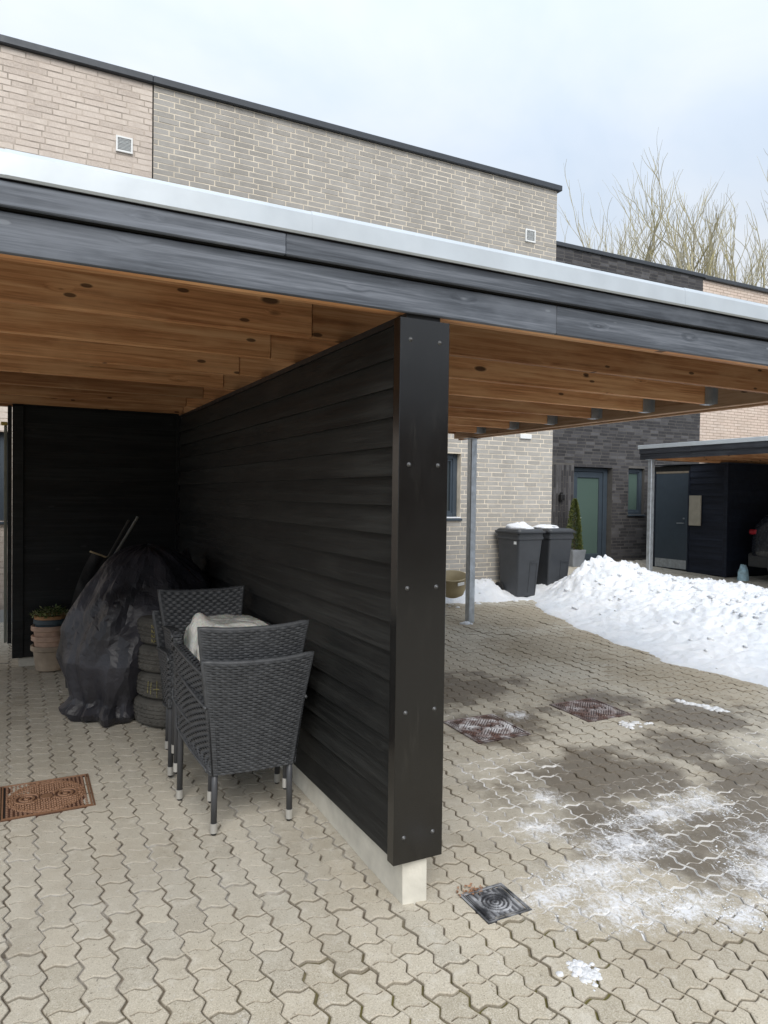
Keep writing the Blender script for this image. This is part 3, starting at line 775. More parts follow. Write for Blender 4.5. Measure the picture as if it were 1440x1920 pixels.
# ------------------------------------------------------------------ partition wall
pw = thing('partition_wall', 'black weatherboarded partition wall on a concrete footing, dark metal end cap facing the camera', 'partition wall')
m_ = MB(); 
m_.add([(1.385, YF+.025, -.1), (1.487, YF+.012, -.1), (1.487, 6.9, -.1), (1.385, 6.9, -.1), (1.385, YF+.035, .205), (1.490, YF+.022, .205), (1.490, 6.9, .205), (1.385, 6.9, .205)],
       [(0,3,2,1),(4,5,6,7),(0,1,5,4),(1,2,6,5),(2,3,7,6),(3,0,4,7)])
m_.build('footing', M['concrete'], pw)
m_ = MB(); m_.box(1.375, 1.500, YF+.06, 6.75, .207, 2.30); m_.build('core', M['void'], pw)
m_ = MB(); m_.box(1.362, 1.515, YF+.019, 6.86, 2.3195, 2.3455); m_.build('shadow_filler', M['black_paint'], pw)  # added black strip: closes the top gap, colour stands in for thin shadow
nb = 18; pitch = .1178
for s_ in (-1, 1):
    for i in range(nb):
        zt = 2.318-i*pitch; zb_ = zt-pitch-.016
        if i == 0: zt = 2.318
        xo = 1.350 if s_ < 0 else 1.525     # outermost
        ya, yb = YF+.03, 6.745
        # lapped board: bottom stands proud, top tucked under the board above
        o_ = R.gauss(0, .0008)
        xb0, xb1, xt0, xt1 = xo+o_, xo+.022, xo+.020+o_, xo+.024
        if s_ > 0: xb0, xb1, xt0, xt1 = xo-o_, xo-.017, xo-.014-o_, xo-.022
        m_ = MB(); vs = []
        for y in (ya, yb):
            vs += [(xb1, y, zb_), (xb0, y, zb_), (xb0+.0000, y, zb_+.003), (xt0, y, zt), (xt1, y, zt)]
        f_ = [(0,1,2,3,4), (9,8,7,6,5)]+[(k, 5+k, 5+(k+1) % 5, (k+1) % 5) for k in range(5)]
        if s_ > 0: f_ = [q[::-1] for q in f_]
        m_.add(vs, f_); m_.build('board', M['board'], pw)
# folded metal cap on the end
m_ = MB(); a, b_ = 1.326, 1.549
prof = [(a+.0015, YF+.052), (a, YF+.052), (a, YF+.002), (a+.002, YF), (b_-.002, YF), (b_, YF+.002), (b_, YF+.052), (b_-.0015, YF+.052), (b_-.0015, YF+.004), (a+.0015, YF+.004)]
n = len(prof); z0, z1 = .185, 2.322
m_.add([(x, y, z0) for x, y in prof]+[(x, y, z1) for x, y in prof], [(k, (k+1) % n, n+(k+1) % n, n+k) for k in range(n)]+[tuple(range(n-1, -1, -1)), tuple(range(n, 2*n))])
capo = m_.build('end_cap', M['cap'], pw)
for z in (2.24, 1.755, 1.272, .782, .287):
    for x in (1.371, 1.503):
        m_ = MB(); m_.lathe([(.0005, -.0065), (.0035, -.006), (.0058, -.0035), (.0062, -.001), (.0095, 0), (.0095, .0015)], 14)
        o = m_.build('screw', M['screw'], capo, loc=(x, YF-.0008, z), smooth=True, rot=(-pi/2, 0, 0))

# ------------------------------------------------------------------ back screen
bs = thing('timber_screen', 'black weatherboarded screen closing the back of the left parking bay', 'screen wall')
YB = 6.75
for i in range(18):
    zt = 2.34-i*.118; zb_ = max(.235, zt-.118-.016)
    m_ = MB(); x0_, x1_ = .085, 1.376; yo = YB; vs = []
    for x in (x0_, x1_): vs += [(x, yo+.017, zb_), (x, yo, zb_), (x, yo, zb_+.003), (x, yo+.014, zt), (x, yo+.022, zt)]
    m_.add(vs, [(4,3,2,1,0), (5,6,7,8,9)]+[(k, (k+1) % 5, 5+(k+1) % 5, 5+k) for k in range(5)]); m_.build('board', M['board_x'], bs)
m_ = MB(); m_.box(.0, .085, YB-.012, YB+.02, .235, 2.345, bev=.003); m_.build('corner_trim', M['board_x'], bs)
m_ = MB(); m_.box(-.035, -.003, YB+.0, YB+.10, .36, 2.345, bev=.003); m_.build('side_trim', M['board_x'], bs)
m_ = MB(); m_.box(.0, 1.36, YB+.023, YB+.10, .24, 2.362); m_.build('core', M['void'], bs)
m_ = MB(); m_.box(.05, 1.38, YB+.03, YB+.09, .05, .239); m_.build('footing', M['concrete'], bs)
m_ = MB(); m_.box(1.330, 1.362, YB-.022, YB-.001, .24, 2.345); m_.build('corner_batten', M['board_x'], bs)
m_ = MB(); m_.box(-.062, -.038, YB+.05, YB+.12, .36, 2.18, bev=.003); m_.build('batten', plain('weathered_batten', (.25, .26, .22), .8, nscale=12), bs)
m_ = MB(); m_.box(-.085, -.036, YB+.04, YB+.13, 2.185, 2.21, bev=.004); m_.build('batten_cap', plain('yellow_cap', (.55, .42, .10), .6), bs)

# ------------------------------------------------------------------ neighbouring carport and shed
nc = thing('carport', 'neighbouring carport with dark fascia and a galvanised corner post, far right', 'carport')
NX0, NX1, NY0, NY1 = 9.68, 15.0, 2.6, 9.10
for (a, b_) in ((NY0, 5.2), (5.2, 8.03), (8.03, NY1)):
    m_ = MB(); m_.box(NX0, NX0+.022, a+.001, b_-.001, 2.325, 2.43, bev=.003); m_.build('fascia_board', M['fascia_dark'], nc)
    m_ = MB(); m_.box(NX0-.02, NX0-.001, a+.001, b_-.001, 2.42, 2.505, bev=.003); m_.build('fascia_board', M['fascia_dark'], nc)
m_ = MB(); m_.box(NX0+.0225, NX1, NY1-.022, NY1, 2.325, 2.505, bev=.003); m_.build('back_fascia', M['fascia_dark'], nc)
m_ = MB(); m_.box(NX0-.035, NX0+.08, NY0, NY1+.02, 2.506, 2.572, bev=.004); m_.box(NX0+.081, NX1, NY0, NY1+.02, 2.506, 2.55); m_.build('flashing', M['flash'], nc)
for i in range(11):
    y = 9.0-i*.6
    m_ = MB(); m_.box(NX0+.05, NX1-.05, y-.045, y, 2.325 if i == 0 else 2.345, 2.50); m_.build('joist', M['joist'], nc)
m_ = MB(); m_.box(NX0+.024, NX0+.048, NY0, NY1-.03, 2.345, 2.50); m_.build('side_beam', M['joist_y'], nc)
post(9.745, 8.90, 2.324, nc, gz(8.9)-.05); post(9.745, 2.9, 2.324, nc, gz(2.9)-.05); post(14.9, 2.9, 2.324, nc, gz(2.9)-.05)
m_ = MB(); m_.box(14.95, 15.03, 3.1, 8.8, .2, 2.32); m_.build('side_wall', M['board_blue'], nc)
XS = 11.58; SY0, SY1 = 8.82, 10.56
sh = thing('garden_shed', 'blue black weatherboarded shed with a plain steel door under the neighbouring carport', 'shed')
DY0, DY1 = 9.655, 10.435
for i in range(18):
    zt = 2.32-i*.118; zb_ = max(gz(9)+.02, zt-.118-.016)
    if zt < .3: continue
    for (ya, yb) in (((SY0, DY0-.03),) if zb_ < 2.2 else ((SY0, SY1),)):
        m_ = MB(); vs = []
        for y in (ya, yb): vs += [(XS+.017, y, zb_), (XS, y, zb_), (XS, y, zb_+.003), (XS+.014, y, zt), (XS+.022, y, zt)]
        m_.add(vs, [(0,1,2,3,4), (9,8,7,6,5)]+[(k, 5+k, 5+(k+1) % 5, (k+1) % 5) for k in range(5)]); m_.build('board', M['board_blue'], sh)
    # boards on the side that closes the carport bay
    m_ = MB(); vs = []
    for x in (XS+.0, 14.9): vs += [(x, SY0+.005, zb_), (x, SY0-.012, zb_), (x, SY0-.012, zb_+.003), (x, SY0+.002, zt), (x, SY0+.010, zt)]
    m_.add(vs, [(4,3,2,1,0), (5,6,7,8,9)]+[(k, (k+1) % 5, 5+(k+1) % 5, 5+k) for k in range(5)]); m_.build('board', M['board_blue'], sh)
m_ = MB(); m_.box(XS+.024, 14.9, SY0+.011, SY1, .15, 2.30); m_.build('core', M['void'], sh)
m_ = MB(); m_.box(XS-.02, 14.95, SY0-.02, SY1+.05, 2.321, 2.335); m_.build('roof', M['coping'], sh)
m_ = MB(); m_.box(XS-.012, XS+.02, SY0-.03, SY0+.05, gz(9), 2.32, bev=.003); m_.box(XS-.008, XS+.02, DY0-.03, DY0-.001, gz(9), 2.2); m_.box(XS-.008, XS+.02, DY1+.001, SY1, gz(9), 2.2); m_.build('corner_trim', M['board_blue'], sh)
m_ = MB(); m_.box(XS-.012, XS+.02, DY0+.003, DY1-.003, gz(10)+.02, 2.155, bev=.003); sdoor = m_.build('door', M['frame'], sh)
m_ = MB(); m_.box(XS-.016, XS-.0125, DY0+.015, DY1-.015, gz(10)+.03, gz(10)+.20); m_.build('kick_plate', M['steel'], sdoor)
m_ = MB(); m_.tube((XS-.06, DY0+.08, 1.19), (XS-.06, DY0+.21, 1.185), .009, n=8); m_.tube((XS-.065, DY0+.08, 1.19), (XS-.01, DY0+.08, 1.19), .010, n=8); m_.build('handle', M['steel'], sdoor); MB().tube((XS-.03, DY0+.08, 1.28), (XS-.01, DY0+.08, 1.28), .016, n=10).build('lock', M['steel'], sdoor)
m_ = MB(); m_.box(XS-.014, XS+.0, DY0, DY1, 2.158, 2.198); m_.build('door_head', plain('weathered_head', (.20, .17, .13), .8), sh)
o = MB().box(XS-.045, XS-.021, 9.335, 9.60, 1.155, 1.725, bev=.003).build('shed_wall_board', plain('beige_panel', (.40, .37, .30), .7, var=.1, nscale=9))  # just a plain beige board, no insect hotel modelled
tag(o, 'plain beige board hung on the dark shed wall beside its door', 'board')

# ------------------------------------------------------------------ snow
def poly_dist(X, Y, poly):
    inside = np.zeros(X.shape, bool); dmin = np.full(X.shape, 1e9); n = len(poly)
    for i in range(n):
        x1, y1 = poly[i]; x2, y2 = poly[(i+1) % n]
        c_ = ((y1 > Y) != (y2 > Y)) & (X < (x2-x1)*(Y-y1)/((y2-y1) or 1e-9)+x1); inside ^= c_
        dx, dy = x2-x1, y2-y1; tt = np.clip(((X-x1)*dx+(Y-y1)*dy)/(dx*dx+dy*dy), 0, 1)
        dmin = np.minimum(dmin, np.hypot(X-x1-tt*dx, Y-y1-tt*dy))
    return np.where(inside, dmin, -dmin)
SP = [(4.35, 8.25), (5.2, 8.22), (5.75, 8.10), (6.15, 8.08), (6.48, 8.02), (6.42, 7.80), (6.28, 7.66), (6.05, 7.25), (6.0, 6.75), (5.80, 6.35), (5.78, 5.95), (5.62, 5.6), (5.66, 5.2), (5.5, 4.85), (5.62, 4.4), (5.70, 3.9), (5.5, 3.3), (5.8, 2.2), (9.9, 2.0), (10.45, 5.0), (10.5, 6.9), (10.0, 7.7), (9.55, 8.15), (9.55, 8.75), (9.2, 8.9), (8.9, 8.75), (8.55, 9.1), (7.9, 9.4), (7.4, 9.1), (7.4, 8.9), (4.3, 8.9)]
# measured: skyline of the bank
def snow_h(X, Y):
    d = poly_dist(X+.10*fbm(X*3, Y*3, 4), Y+.22*fbm(X*3+40, Y*3+9, 5), SP)
    e = np.clip(d/.55, 0, 1); e = np.sqrt(e)*(1.2-.2*e)
    base = .16+.19*np.exp(-(((X-7.9)/1.3)**2+((Y-5.2)/2.2)**2))+.10*np.exp(-(((X-8.9)/.8)**2+((Y-6.7)/.8)**2))
    base = base+.34*np.exp(-(((X-7.44)/.42)**2+((Y-7.75)/.36)**2))+.24*np.exp(-(((X-8.15)/.34)**2+((Y-7.95)/.32)**2))+.12*np.exp(-(((X-7.8)/.9)**2+((Y-7.4)/.6)**2))
    base = base+.40*np.exp(-(((X-4.85)/.55)**2+((Y-8.65)/.35)**2))+.12*np.exp(-(((X-5.9)/.5)**2+((Y-8.6)/.25)**2))
    base = base*(.42+.58*np.clip((X-5.9)/1.15, 0, 1)**1.2*1.0+np.where(X < 6.2, .58*np.clip((Y-8.0)/.3, 0, 1), 0))
    # lower where the bins stand
    base = base-.10*np.exp(-(((X-6.6)/.30)**2+((Y-8.2)/.35)**2))
    nz = .26*fbm(X*1.6, Y*1.6, 5)+.30*(.12-np.abs(fbm(X*5+7, Y*5, 3)))+.24*(.10-np.abs(fbm(X*12+3, Y*12, 3)))+.12*fbm(X*26, Y*26, 3)
    return e*(base+nz*np.clip(base*1.9, .22, 1))-.012+np.where(d < 0, d*.4, 0)
stp = .025
xs = np.arange(4.25, 10.7, stp); ys = np.arange(1.9, 9.45, stp)
XX, YY = np.meshgrid(xs, ys, indexing='ij'); HH = snow_h(XX, YY); HH = np.where(YY > YW-.004, np.where(XX < 7.46, -.1, HH), HH)
ZZ = HH+SL*(YY-GY0)
# undercut jaggedness
XX2 = XX+.03*fbm(XX*14, YY*14+3, 3); YY2 = YY+.03*fbm(XX*14+31, YY*14, 3)
keep = HH > 0
nx, ny = XX.shape; vid = -np.ones(XX.shape, int); vs = []; fs = []
fk = keep[:-1, :-1] | keep[1:, :-1] | keep[1:, 1:] | keep[:-1, 1:]
need = np.zeros(XX.shape, bool); need[:-1, :-1] |= fk; need[1:, :-1] |= fk; need[1:, 1:] |= fk; need[:-1, 1:] |= fk
ii, jj = np.nonzero(need); vid[ii, jj] = np.arange(len(ii))
vs = np.stack([XX2[ii, jj], YY2[ii, jj], ZZ[ii, jj]], 1)
fi, fj = np.nonzero(fk); fs = np.stack([vid[fi, fj], vid[fi+1, fj], vid[fi+1, fj+1], vid[fi, fj+1]], 1)
ck = MB(); rs = random.Random(77)
for i in range(800):
    k = rs.randrange(len(vs)); px_, py_, pz_ = vs[k]
    hh = pz_-SL*(py_-GY0)
    if hh < .22 and rs.random() < .75 or hh < .02 : continue
    r_ = .012+.035*rs.random()**3; o1 = rs.random()*60
    P8 = []
    for (a_, b2_, c_) in ((1,0,0),(-1,0,0),(0,1,0),(0,-1,0),(0,0,1),(0,0,-.6),(.7,.7,.5),(-.7,.7,.5),(.7,-.7,.5),(-.7,-.7,.5)):
        q_ = r_*(.6+.7*rs.random()); P8.append((px_+a_*q_, py_+b2_*q_, pz_+c_*q_*.8))
    FA = [(0,6,4),(6,2,4),(2,7,4),(7,1,4),(1,9,4),(9,3,4),(3,8,4),(8,0,4),(0,5,6),(6,5,2),(2,5,7),(7,5,1),(1,5,9),(9,5,3),(3,5,8),(8,5,0)]
    cc_ = np.array((px_, py_, pz_)); FB = []
    for q3 in FA:
        a3, b3, c3 = [np.array(P8[i3]) for i3 in q3]
        FB.append(q3 if np.cross(b3-a3, c3-a3)@((a3+b3+c3)/3-cc_) > 0 else q3[::-1])
    ck.add(P8, FB)
o_ = len(vs); vs = np.concatenate([vs, np.array(ck.v)]); fl = fs.tolist()+[tuple(i+o_ for i in q) for q in ck.f]
me = bpy.data.meshes.new('snow_bank'); me.from_pydata(vs.tolist(), [], fl); me.polygons.foreach_set('use_smooth', [True]*len(me.polygons))
sb = link('snow_bank', me, M['snow']); kind(sb, 'stuff'); sb['label'] = 'heaped snow bank along the driveway edge'
def blob(name, c, rad, zs=.5, n=26, seed=0, amp=.35, mat=None, parent=None, freq=2.5):
    m_ = MB(); cx, cy, cz = c; rx, ry = rad
    rs = random.Random(seed); o1, o2 = rs.random()*50, rs.random()*50
    def P(u, v):
        a = 2*pi*u; ph = v*pi/2
        k = 1+amp*2*float(fbm(np.array(cos(a)*freq+o1), np.array(sin(a)*freq+o2+v*2), 4))
        r_ = cos(ph)
        z = sin(ph)*zs*(1+amp*2*float(fbm(np.array(cos(a)*r_*freq*1.3+o2), np.array(sin(a)*r_*freq*1.3+o1), 4)))
        return (cx+rx*r_*cos(a)*k, cy+ry*r_*sin(a)*k, cz+z)
    m_.grid(P, n, 10, closeu=True)
    return m_.build(name, mat or M['snow'], parent, smooth=True)
def lumps(name, spots, seed, label):
    m_ = MB(); rs = random.Random(seed)
    for (x, y, r_) in spots:
        o1 = rs.random()*60
        def P(u, v, x=x, y=y, r_=r_, o1=o1):
            a = 2*pi*u; ph = v*pi/2; k = 1+.8*float(fbm(np.array(cos(a)*1.7+o1), np.array(sin(a)*1.7+v*2), 3))
            return (x+r_*cos(ph)*cos(a)*k, y+r_*cos(ph)*sin(a)*k, gz(y)-.002+sin(ph)*r_*.55*k)
        m_.grid(P, 12, 5, closeu=True)
    o = m_.build(name, M['snow'], smooth=True); tag(o, label, 'snow lump'); return o
rs = random.Random(5)
lumps('snow_clump', [(1.77+rs.gauss(0, .022), 1.87+rs.gauss(0, .026), .005+rs.random()**2*.014) for _ in range(70)]+[(1.755, 1.885, .022), (1.78, 1.855, .020), (1.80, 1.83, .015)], 1, 'small crumbled lump of snow on the bare foreground paving')
lumps('snow_clump', [(3.88+rs.gauss(0, .06), 3.66+rs.gauss(0, .03), .008+rs.random()*.02) for _ in range(30)], 2, 'thin patch of snow just right of the farther drain cover')
pa, pb = gpt(1275, 1315), gpt(1362, 1335)
lumps('snow_clump', [(pa[0]+(pb[0]-pa[0])*q+rs.gauss(0, .02), pa[1]+(pb[1]-pa[1])*q+rs.gauss(0, .02), .01+rs.random()*.022) for q in [rs.random() for _ in range(46)]], 3, 'long flat streak of snow between the drain covers and the snow bank')
lumps('snow_clump', [(4.70, 6.98, .05), (4.66, 7.0, .035), (4.74, 6.95, .03)], 4, 'lump of snow at the foot of the galvanised carport post')
lumps('snow_clump', [(5.0+i*.11+rs.gauss(0, .04), 8.02+rs.gauss(0, .06), .012+rs.random()*.03) for i in range(14)], 6, 'loose snow crumbs in front of the heap against the grey wall')
lumps('snow_clump', [(9.95+rs.random()*.6, 8.45+rs.gauss(0, .1), .02+rs.random()*.05) for i in range(22)], 8, 'loose snow chunks to the right of the neighbouring carport post')

rs = random.Random(91); m_ = MB(); n_ = 0
while n_ < 2600:
    fx, fy, fa_, fb_ = rs.choice(FROST[:9]); a = rs.random()*2*pi; q = sqrt(rs.random())*1.15; x, y = fx+fa_*q*cos(a), fy+fb_*q*sin(a)
    if float(fbm(np.array(x*9), np.array(y*9), 4)) < -.02: continue
    n_ += 1; r_ = .0016+.0045*rs.random()**3; z = gz(y)+.0005
    P5 = [(x+r_*cos(k*2*pi/5+a)*(.7+.6*rs.random()), y+r_*sin(k*2*pi/5+a)*(.7+.6*rs.random()), z) for k in range(5)]+[(x, y, z+r_*.7)]
    m_.add(P5, [(k, (k+1) % 5, 5) for k in range(5)])
o = m_.build('snow_grains', M['snow']); kind(o, 'stuff')

# ------------------------------------------------------------------ drain covers
def cover_mesh(w, d, pat, nn=120):
    m_ = MB(); hw, hd = w/2, d/2
    def H(x, y):
        r_ = hypot(x, y)
        if max(abs(x)/hw, abs(y)/hd) > .965: return .0065
        if max(abs(x)/hw, abs(y)/hd) > .93: return -.004
        if pat == 'big':
            h = 0.
            k = .185
            if r_ < .03: h = .004
            elif r_ < .038: h = 0
            elif abs(r_-.165) < .0035 or abs(r_-.178) < .003: h = .005
            elif r_ > .185: h = .004 if ((x/.02)-round(x/.02))**2+((y/.02)-round(y/.02))**2 < .11 else 0
            else:
                for s_ in (-1, 1):
                    q = hypot(x-s_*.09, y)
                    if q < .065:
                        return .006 if int(q/.0125) % 2 == 0 else 0
                gx_, gy_ = (x+y)/.024, (x-y)/.024; h = .007 if (gx_-round(gx_))**2+(gy_-round(gy_))**2 < .12 else 0
            return h
        r2 = r_
        if abs(r2-.062) < .004: return .006
        if r2 < .056: return .004 if int(r2/.008) % 2 else .001
        return .004 if (int((x+9)/.012) % 2 == 0) else .0015
    vs = []; 
    for i in range(nn+1):
        for j in range(nn+1):
            x, y = -hw+w*i/nn, -hd+d*j/nn; vs.append((x, y, H(x, y)))
    fs = [(i*(nn+1)+j, (i+1)*(nn+1)+j, (i+1)*(nn+1)+j+1, i*(nn+1)+j+1) for i in range(nn) for j in range(nn)]
    m_.add(vs, fs); m_.box(-hw, hw, -hd, hd, -.05, -.005)
    m_.add([(-hw,-hd,-.005),(hw,-hd,-.005),(hw,-hd,.0065),(-hw,-hd,.0065)], [(0,1,2,3)]); m_.add([(-hw,-hd,-.005),(-hw,hd,-.005),(-hw,hd,.0065),(-hw,-hd,.0065)], [(3,2,1,0)])
    return m_.mesh('cover')
def iron_mat(name, hi, lo, frost=0.):
    m, t, b = newmat(name); o_ = obj_co(t); s_ = t.node('ShaderNodeSeparateXYZ'); t.l.new(o_, s_.inputs[0])
    n = t.noise(o_, 40, 5, .7); c = t.mix(t.mr(s_.outputs[2], .0, .0045), lo, hi)
    c = t.mix(t.mr(n, .4, .7, 0, .4), c, tuple(x*.5 for x in hi))
    if frost: c = t.mix(t.math('MULTIPLY', t.mr(t.noise(o_, 9, 4), .42, .62, 0, frost), t.mr(s_.outputs[2], .001, .004, .15, 1.)), c, (.72, .73, .76))
    t.put(b.inputs['Base Color'], c); b.inputs['Roughness'].default_value = .6; b.inputs['Metallic'].default_value = .25
    t.put(b.inputs['Normal'], t.bump(n, .4, .002)); return m
cm = cover_mesh(.41, .40, 'big')
def cover(me, mat, c, label, nm='drain_cover'):
    x0, x1, y0, y1 = c; me = me.copy(); me.materials.clear(); me.materials.append(mat)
    o = link(nm, me, None, None, ((x0+x1)/2, (y0+y1)/2, gz((y0+y1)/2)+.002), (math.atan(SL), 0, 0)); tag(o, label, 'drain cover', 'cast iron covers set in the paving')
    hw, hd = (x1-x0)/2, (y1-y0)/2; m_ = MB(); f0, f1 = .004, .013
    m_.box(-hw-f1, hw+f1, -hd-f1, -hd-f0, -.03, .003); m_.box(-hw-f1, hw+f1, hd+f0, hd+f1, -.03, .003); m_.box(-hw-f1, -hw-f0, -hd-f0, hd+f0, -.03, .003); m_.box(hw+f0, hw+f1, -hd-f0, hd+f0, -.03, .003)
    m_.build('frame', mat, o); m_ = MB(); m_.box(-hw-f0, hw+f0, -hd-f0, hd+f0, -.04, -.0015); m_.build('gap', M['void'], o)
    return o
cover(cm, iron_mat('rusty_iron', (.30, .165, .095), (.07, .03, .02)), COVERS[0], 'rusty orange brown square cast iron cover at the left edge of the paving')
cover(cm, iron_mat('dark_iron', (.17, .10, .085), (.03, .018, .016), .95), COVERS[1], 'frosted cast iron cover nearest the right side of the black partition wall')
cover(cm, iron_mat('brown_iron', (.16, .095, .08), (.03, .018, .016), .45), COVERS[2], 'dark brown cast iron cover farther right beside a thin snow patch')
cover(cover_mesh(.185, .18, 'small', 40), iron_mat('black_iron', (.055, .058, .065), (.015, .015, .018), .6), COVERS[3], 'small black square cover with a round lid in front of the footing', 'gully_cover')
m_ = MB(); 
for i in range(60):
    a, r_ = rs.random()*2*pi, rs.random()*.05
    x, y = 1.685+cos(a)*r_*1.4, 2.44+sin(a)*r_; q = rs.random()*pi; s_ = .004+rs.random()*.008
    m_.add([(x+cos(q)*s_, y+sin(q)*s_, gz(y)+.003), (x-sin(q)*s_*.5, y+cos(q)*s_*.5, gz(y)+.009), (x-cos(q)*s_, y-sin(q)*s_, gz(y)+.004), (x+sin(q)*s_*.5, y-cos(q)*s_*.5, gz(y)+.007)], [(0, 1, 2, 3)])
o = m_.build('leaf_litter', plain('leaf_litter', (.30, .16, .09), .9, var=.5, nscale=60)); kind(o, 'stuff')

# ------------------------------------------------------------------ wicker chairs
def wicker_mat():
    m, t, b = newmat('grey_wicker'); p = obj_co(t); n = t.noise(p, 25, 4, .7)
    c = t.mix(t.mr(n, .3, .7), (.040, .043, .048), (.075, .080, .088)); t.put(b.inputs['Base Color'], c)
    b.inputs['Roughness'].default_value = .48
    t.put(b.inputs['Normal'], t.bump(t.noise(t.scalev(p, (20., 20., 400.)), 1., 2), .35, .002)); return m
M['wicker'] = wicker_mat(); M['weave_shade_sheet'] = plain('weave_shade_sheet', (.012, .012, .014), .8)  # weave sheets are added: they block light, dark colour stands for gap shade
M['leg'] = plain('dark_grey_metal', (.06, .063, .07), .45, var=.05); M['leg_cap'] = plain('aluminium_cap', (.60, .60, .58), .35, metal=.6); M['rubber'] = plain('rubber', (.015, .015, .015), .8)
def weave(m_, P, nu, nv, amp=.0028, out=1.):
    eps = .01
    def nrm(u, v):
        a = np.array(P(min(1, u+eps), v))-np.array(P(max(0, u-eps), v)); b_ = np.array(P(u, min(1, v+eps)))-np.array(P(u, max(0, v-eps)))
        n_ = np.cross(a, b_); L = np.linalg.norm(n_); return n_/L*out if L > 1e-12 else np.array([0, 0, 1.])
    SEG = 4
    for j in range(nv):
        vs = []; N = nu*SEG
        for i in range(N+1):
            u = i/N; n_ = nrm(u, (j+.5)/nv)
            off = amp*sin(pi*(u*nu+j))*min(1, u*nu, (1-u)*nu)
            for (dv, cv) in ((.02, 0.), (.5, .0026), (.98, 0.)):
                pt = np.array(P(u, (j+dv)/nv)); vs.append(pt+n_*(off+cv))
        fs = []
        for i in range(N):
            for k in range(2):
                q = (i*3+k, (i+1)*3+k, (i+1)*3+k+1, i*3+k+1); fs.append(q)
        m_.add(vs, fs, R.random())
def chair():
    r = thing('wicker_chair', 'x', 'chair', (0, 0, 0), 0, 'stacked grey wicker garden chairs')
    yb0, yb1 = -.215, -.285
    def back(off):
        def P(u, v):
            z = .285+v*.535; hw = .193+.066*v**1.2
            bow = .02*(1-(2*u-1)**2)
            return ((2*u-1)*hw, yb0+(yb1-yb0)*v**1.3-bow*.6+off, z+.012*abs(2*u-1)**3*v*1.5)
        return P
    m_ = MB(); weave(m_, back(-.006), 20, 44, out=1.); weave(m_, back(.022), 20, 30, out=-1.)
    bk = m_.build('backrest', M['wicker'], r, smooth=True)
    m_ = MB(); m_.grid(back(.001), 6, 12); m_.grid(back(.015), 6, 12, flip=True); m_.build('core', M['weave_shade_sheet'], bk)
    m_ = MB(); B0, B1 = back(-.008), back(.024)
    pts = [(np.array(B0(i/16, 1))+np.array(B1(i/16, 1)))/2+np.array([0, 0, .002]) for i in range(17)]; m_.sweep([(np.array(B0(0, i/12))+np.array(B1(0, i/12)))/2 for i in range(12)]+pts+[(np.array(B0(1, i/12))+np.array(B1(1, i/12)))/2 for i in range(11, -1, -1)], .0135, 10)
    m_.build('rim', M['wicker'], bk, smooth=True)
    for s_ in (-1, 1):
        def side(off):
            def P(u, v):
                # v = height (level rows), u = back (0) to front (1) inside the outline
                zmax = .62+.055*sin(min(1, u*1.05)*pi/2)-.03*max(0, (u-.88)/.12)**2
                z = .29+(zmax-.29)*v
                um = 1. if z > .385 else max(.10, ((z-.29)/.095)**1.25)
                uu = u*um
                y = -.225-.035*v*(1-uu)+uu*.475
                hw = (.200+.055*((z-.285)/.575))*(1-uu)+(.272)*uu+.012*sin(pi*uu)
                return (s_*(hw+off), y, z)
            return P
        m_ = MB(); weave(m_, side(.004), 17, 24, out=-s_*1.); weave(m_, side(-.036), 12, 18, out=s_*1.)
        def topP(u, v):
            a = np.array(side(.010)(u, 1)); b_ = np.array(side(-.042)(u, 1)); q = a+(b_-a)*v; q[2] += .004*sin(pi*v); return q
        weave(m_, lambda u, v: topP(v, u), 3, 30, out=s_*1.)
        def frontP(u, v):
            a = np.array(side(.006)(1, v)); b_ = np.array(side(-.038)(1, v)); return a+(b_-a)*u+np.array([0, .003, 0])
        weave(m_, frontP, 3, 22, out=s_)
        an = m_.build('armrest', M['wicker'], r, smooth=True)
        m_ = MB(); m_.grid(side(-.004), 8, 6, flip=(s_ > 0)); m_.grid(side(-.028), 8, 6, flip=(s_ < 0)); m_.build('core', M['weave_shade_sheet'], an)
        MB().sweep([side(.009)(i/20, 1) for i in range(21)], .0065, 8).build('rim', M['wicker'], an, smooth=True); MB().sweep([side(.006)(1, i/16*.42) for i in range(17)], .0055, 8).build('rim', M['wicker'], an, smooth=True)
    m_ = MB(); weave(m_, lambda u, v: ((2*u-1)*(.20+.03*v), -.2+.43*v, .40+.02*v), 14, 20, out=1.); weave(m_, lambda u, v: ((2*u-1)*.225, .235, .36+.06*v), 14, 4, out=1)
    m_.build('seat', M['wicker'], r, smooth=True)
    for (x, y, zt) in ((-.185, -.205, .33), (.185, -.205, .33), (-.262, .225, .6), (.262, .225, .6)):
        lg = MB().tube((x*1.0, y, .055), (x*.985, y*.98, zt), .0150, n=12).build('leg', M['leg'], r, smooth=True)
        MB().tube((x, y, .010), (x, y, .056), .0165, .0170, n=14).build('foot_cap', M['leg_cap'], lg)
        MB().tube((x, y, .0), (x, y, .0105), .011, .014, n=14).build('rubber_foot', M['rubber'], lg)
    return r
c1 = chair(); c1.location = (1.030, 3.53, gz(3.45)+.004); c1.rotation_euler = (radians(1.5), 0, radians(-1.0)); c1['label'] = 'nearest grey wicker chair, lower of its stack, its back to the camera'
copy_thing(c1, (1.022, 3.565, gz(3.45)+.140), radians(-.5), 'grey wicker chair nested on top of the nearest chair, back to the camera')
B1_ = copy_thing(c1, (1.035, 4.27, gz(4.27)+.004), pi+radians(1.5), 'grey wicker chair facing the camera, lower one beside the tyres')
copy_thing(c1, (1.055, 4.23, gz(4.27)+.135), pi, 'grey wicker chair facing the camera, upper one whose backrest stands behind the white bag')

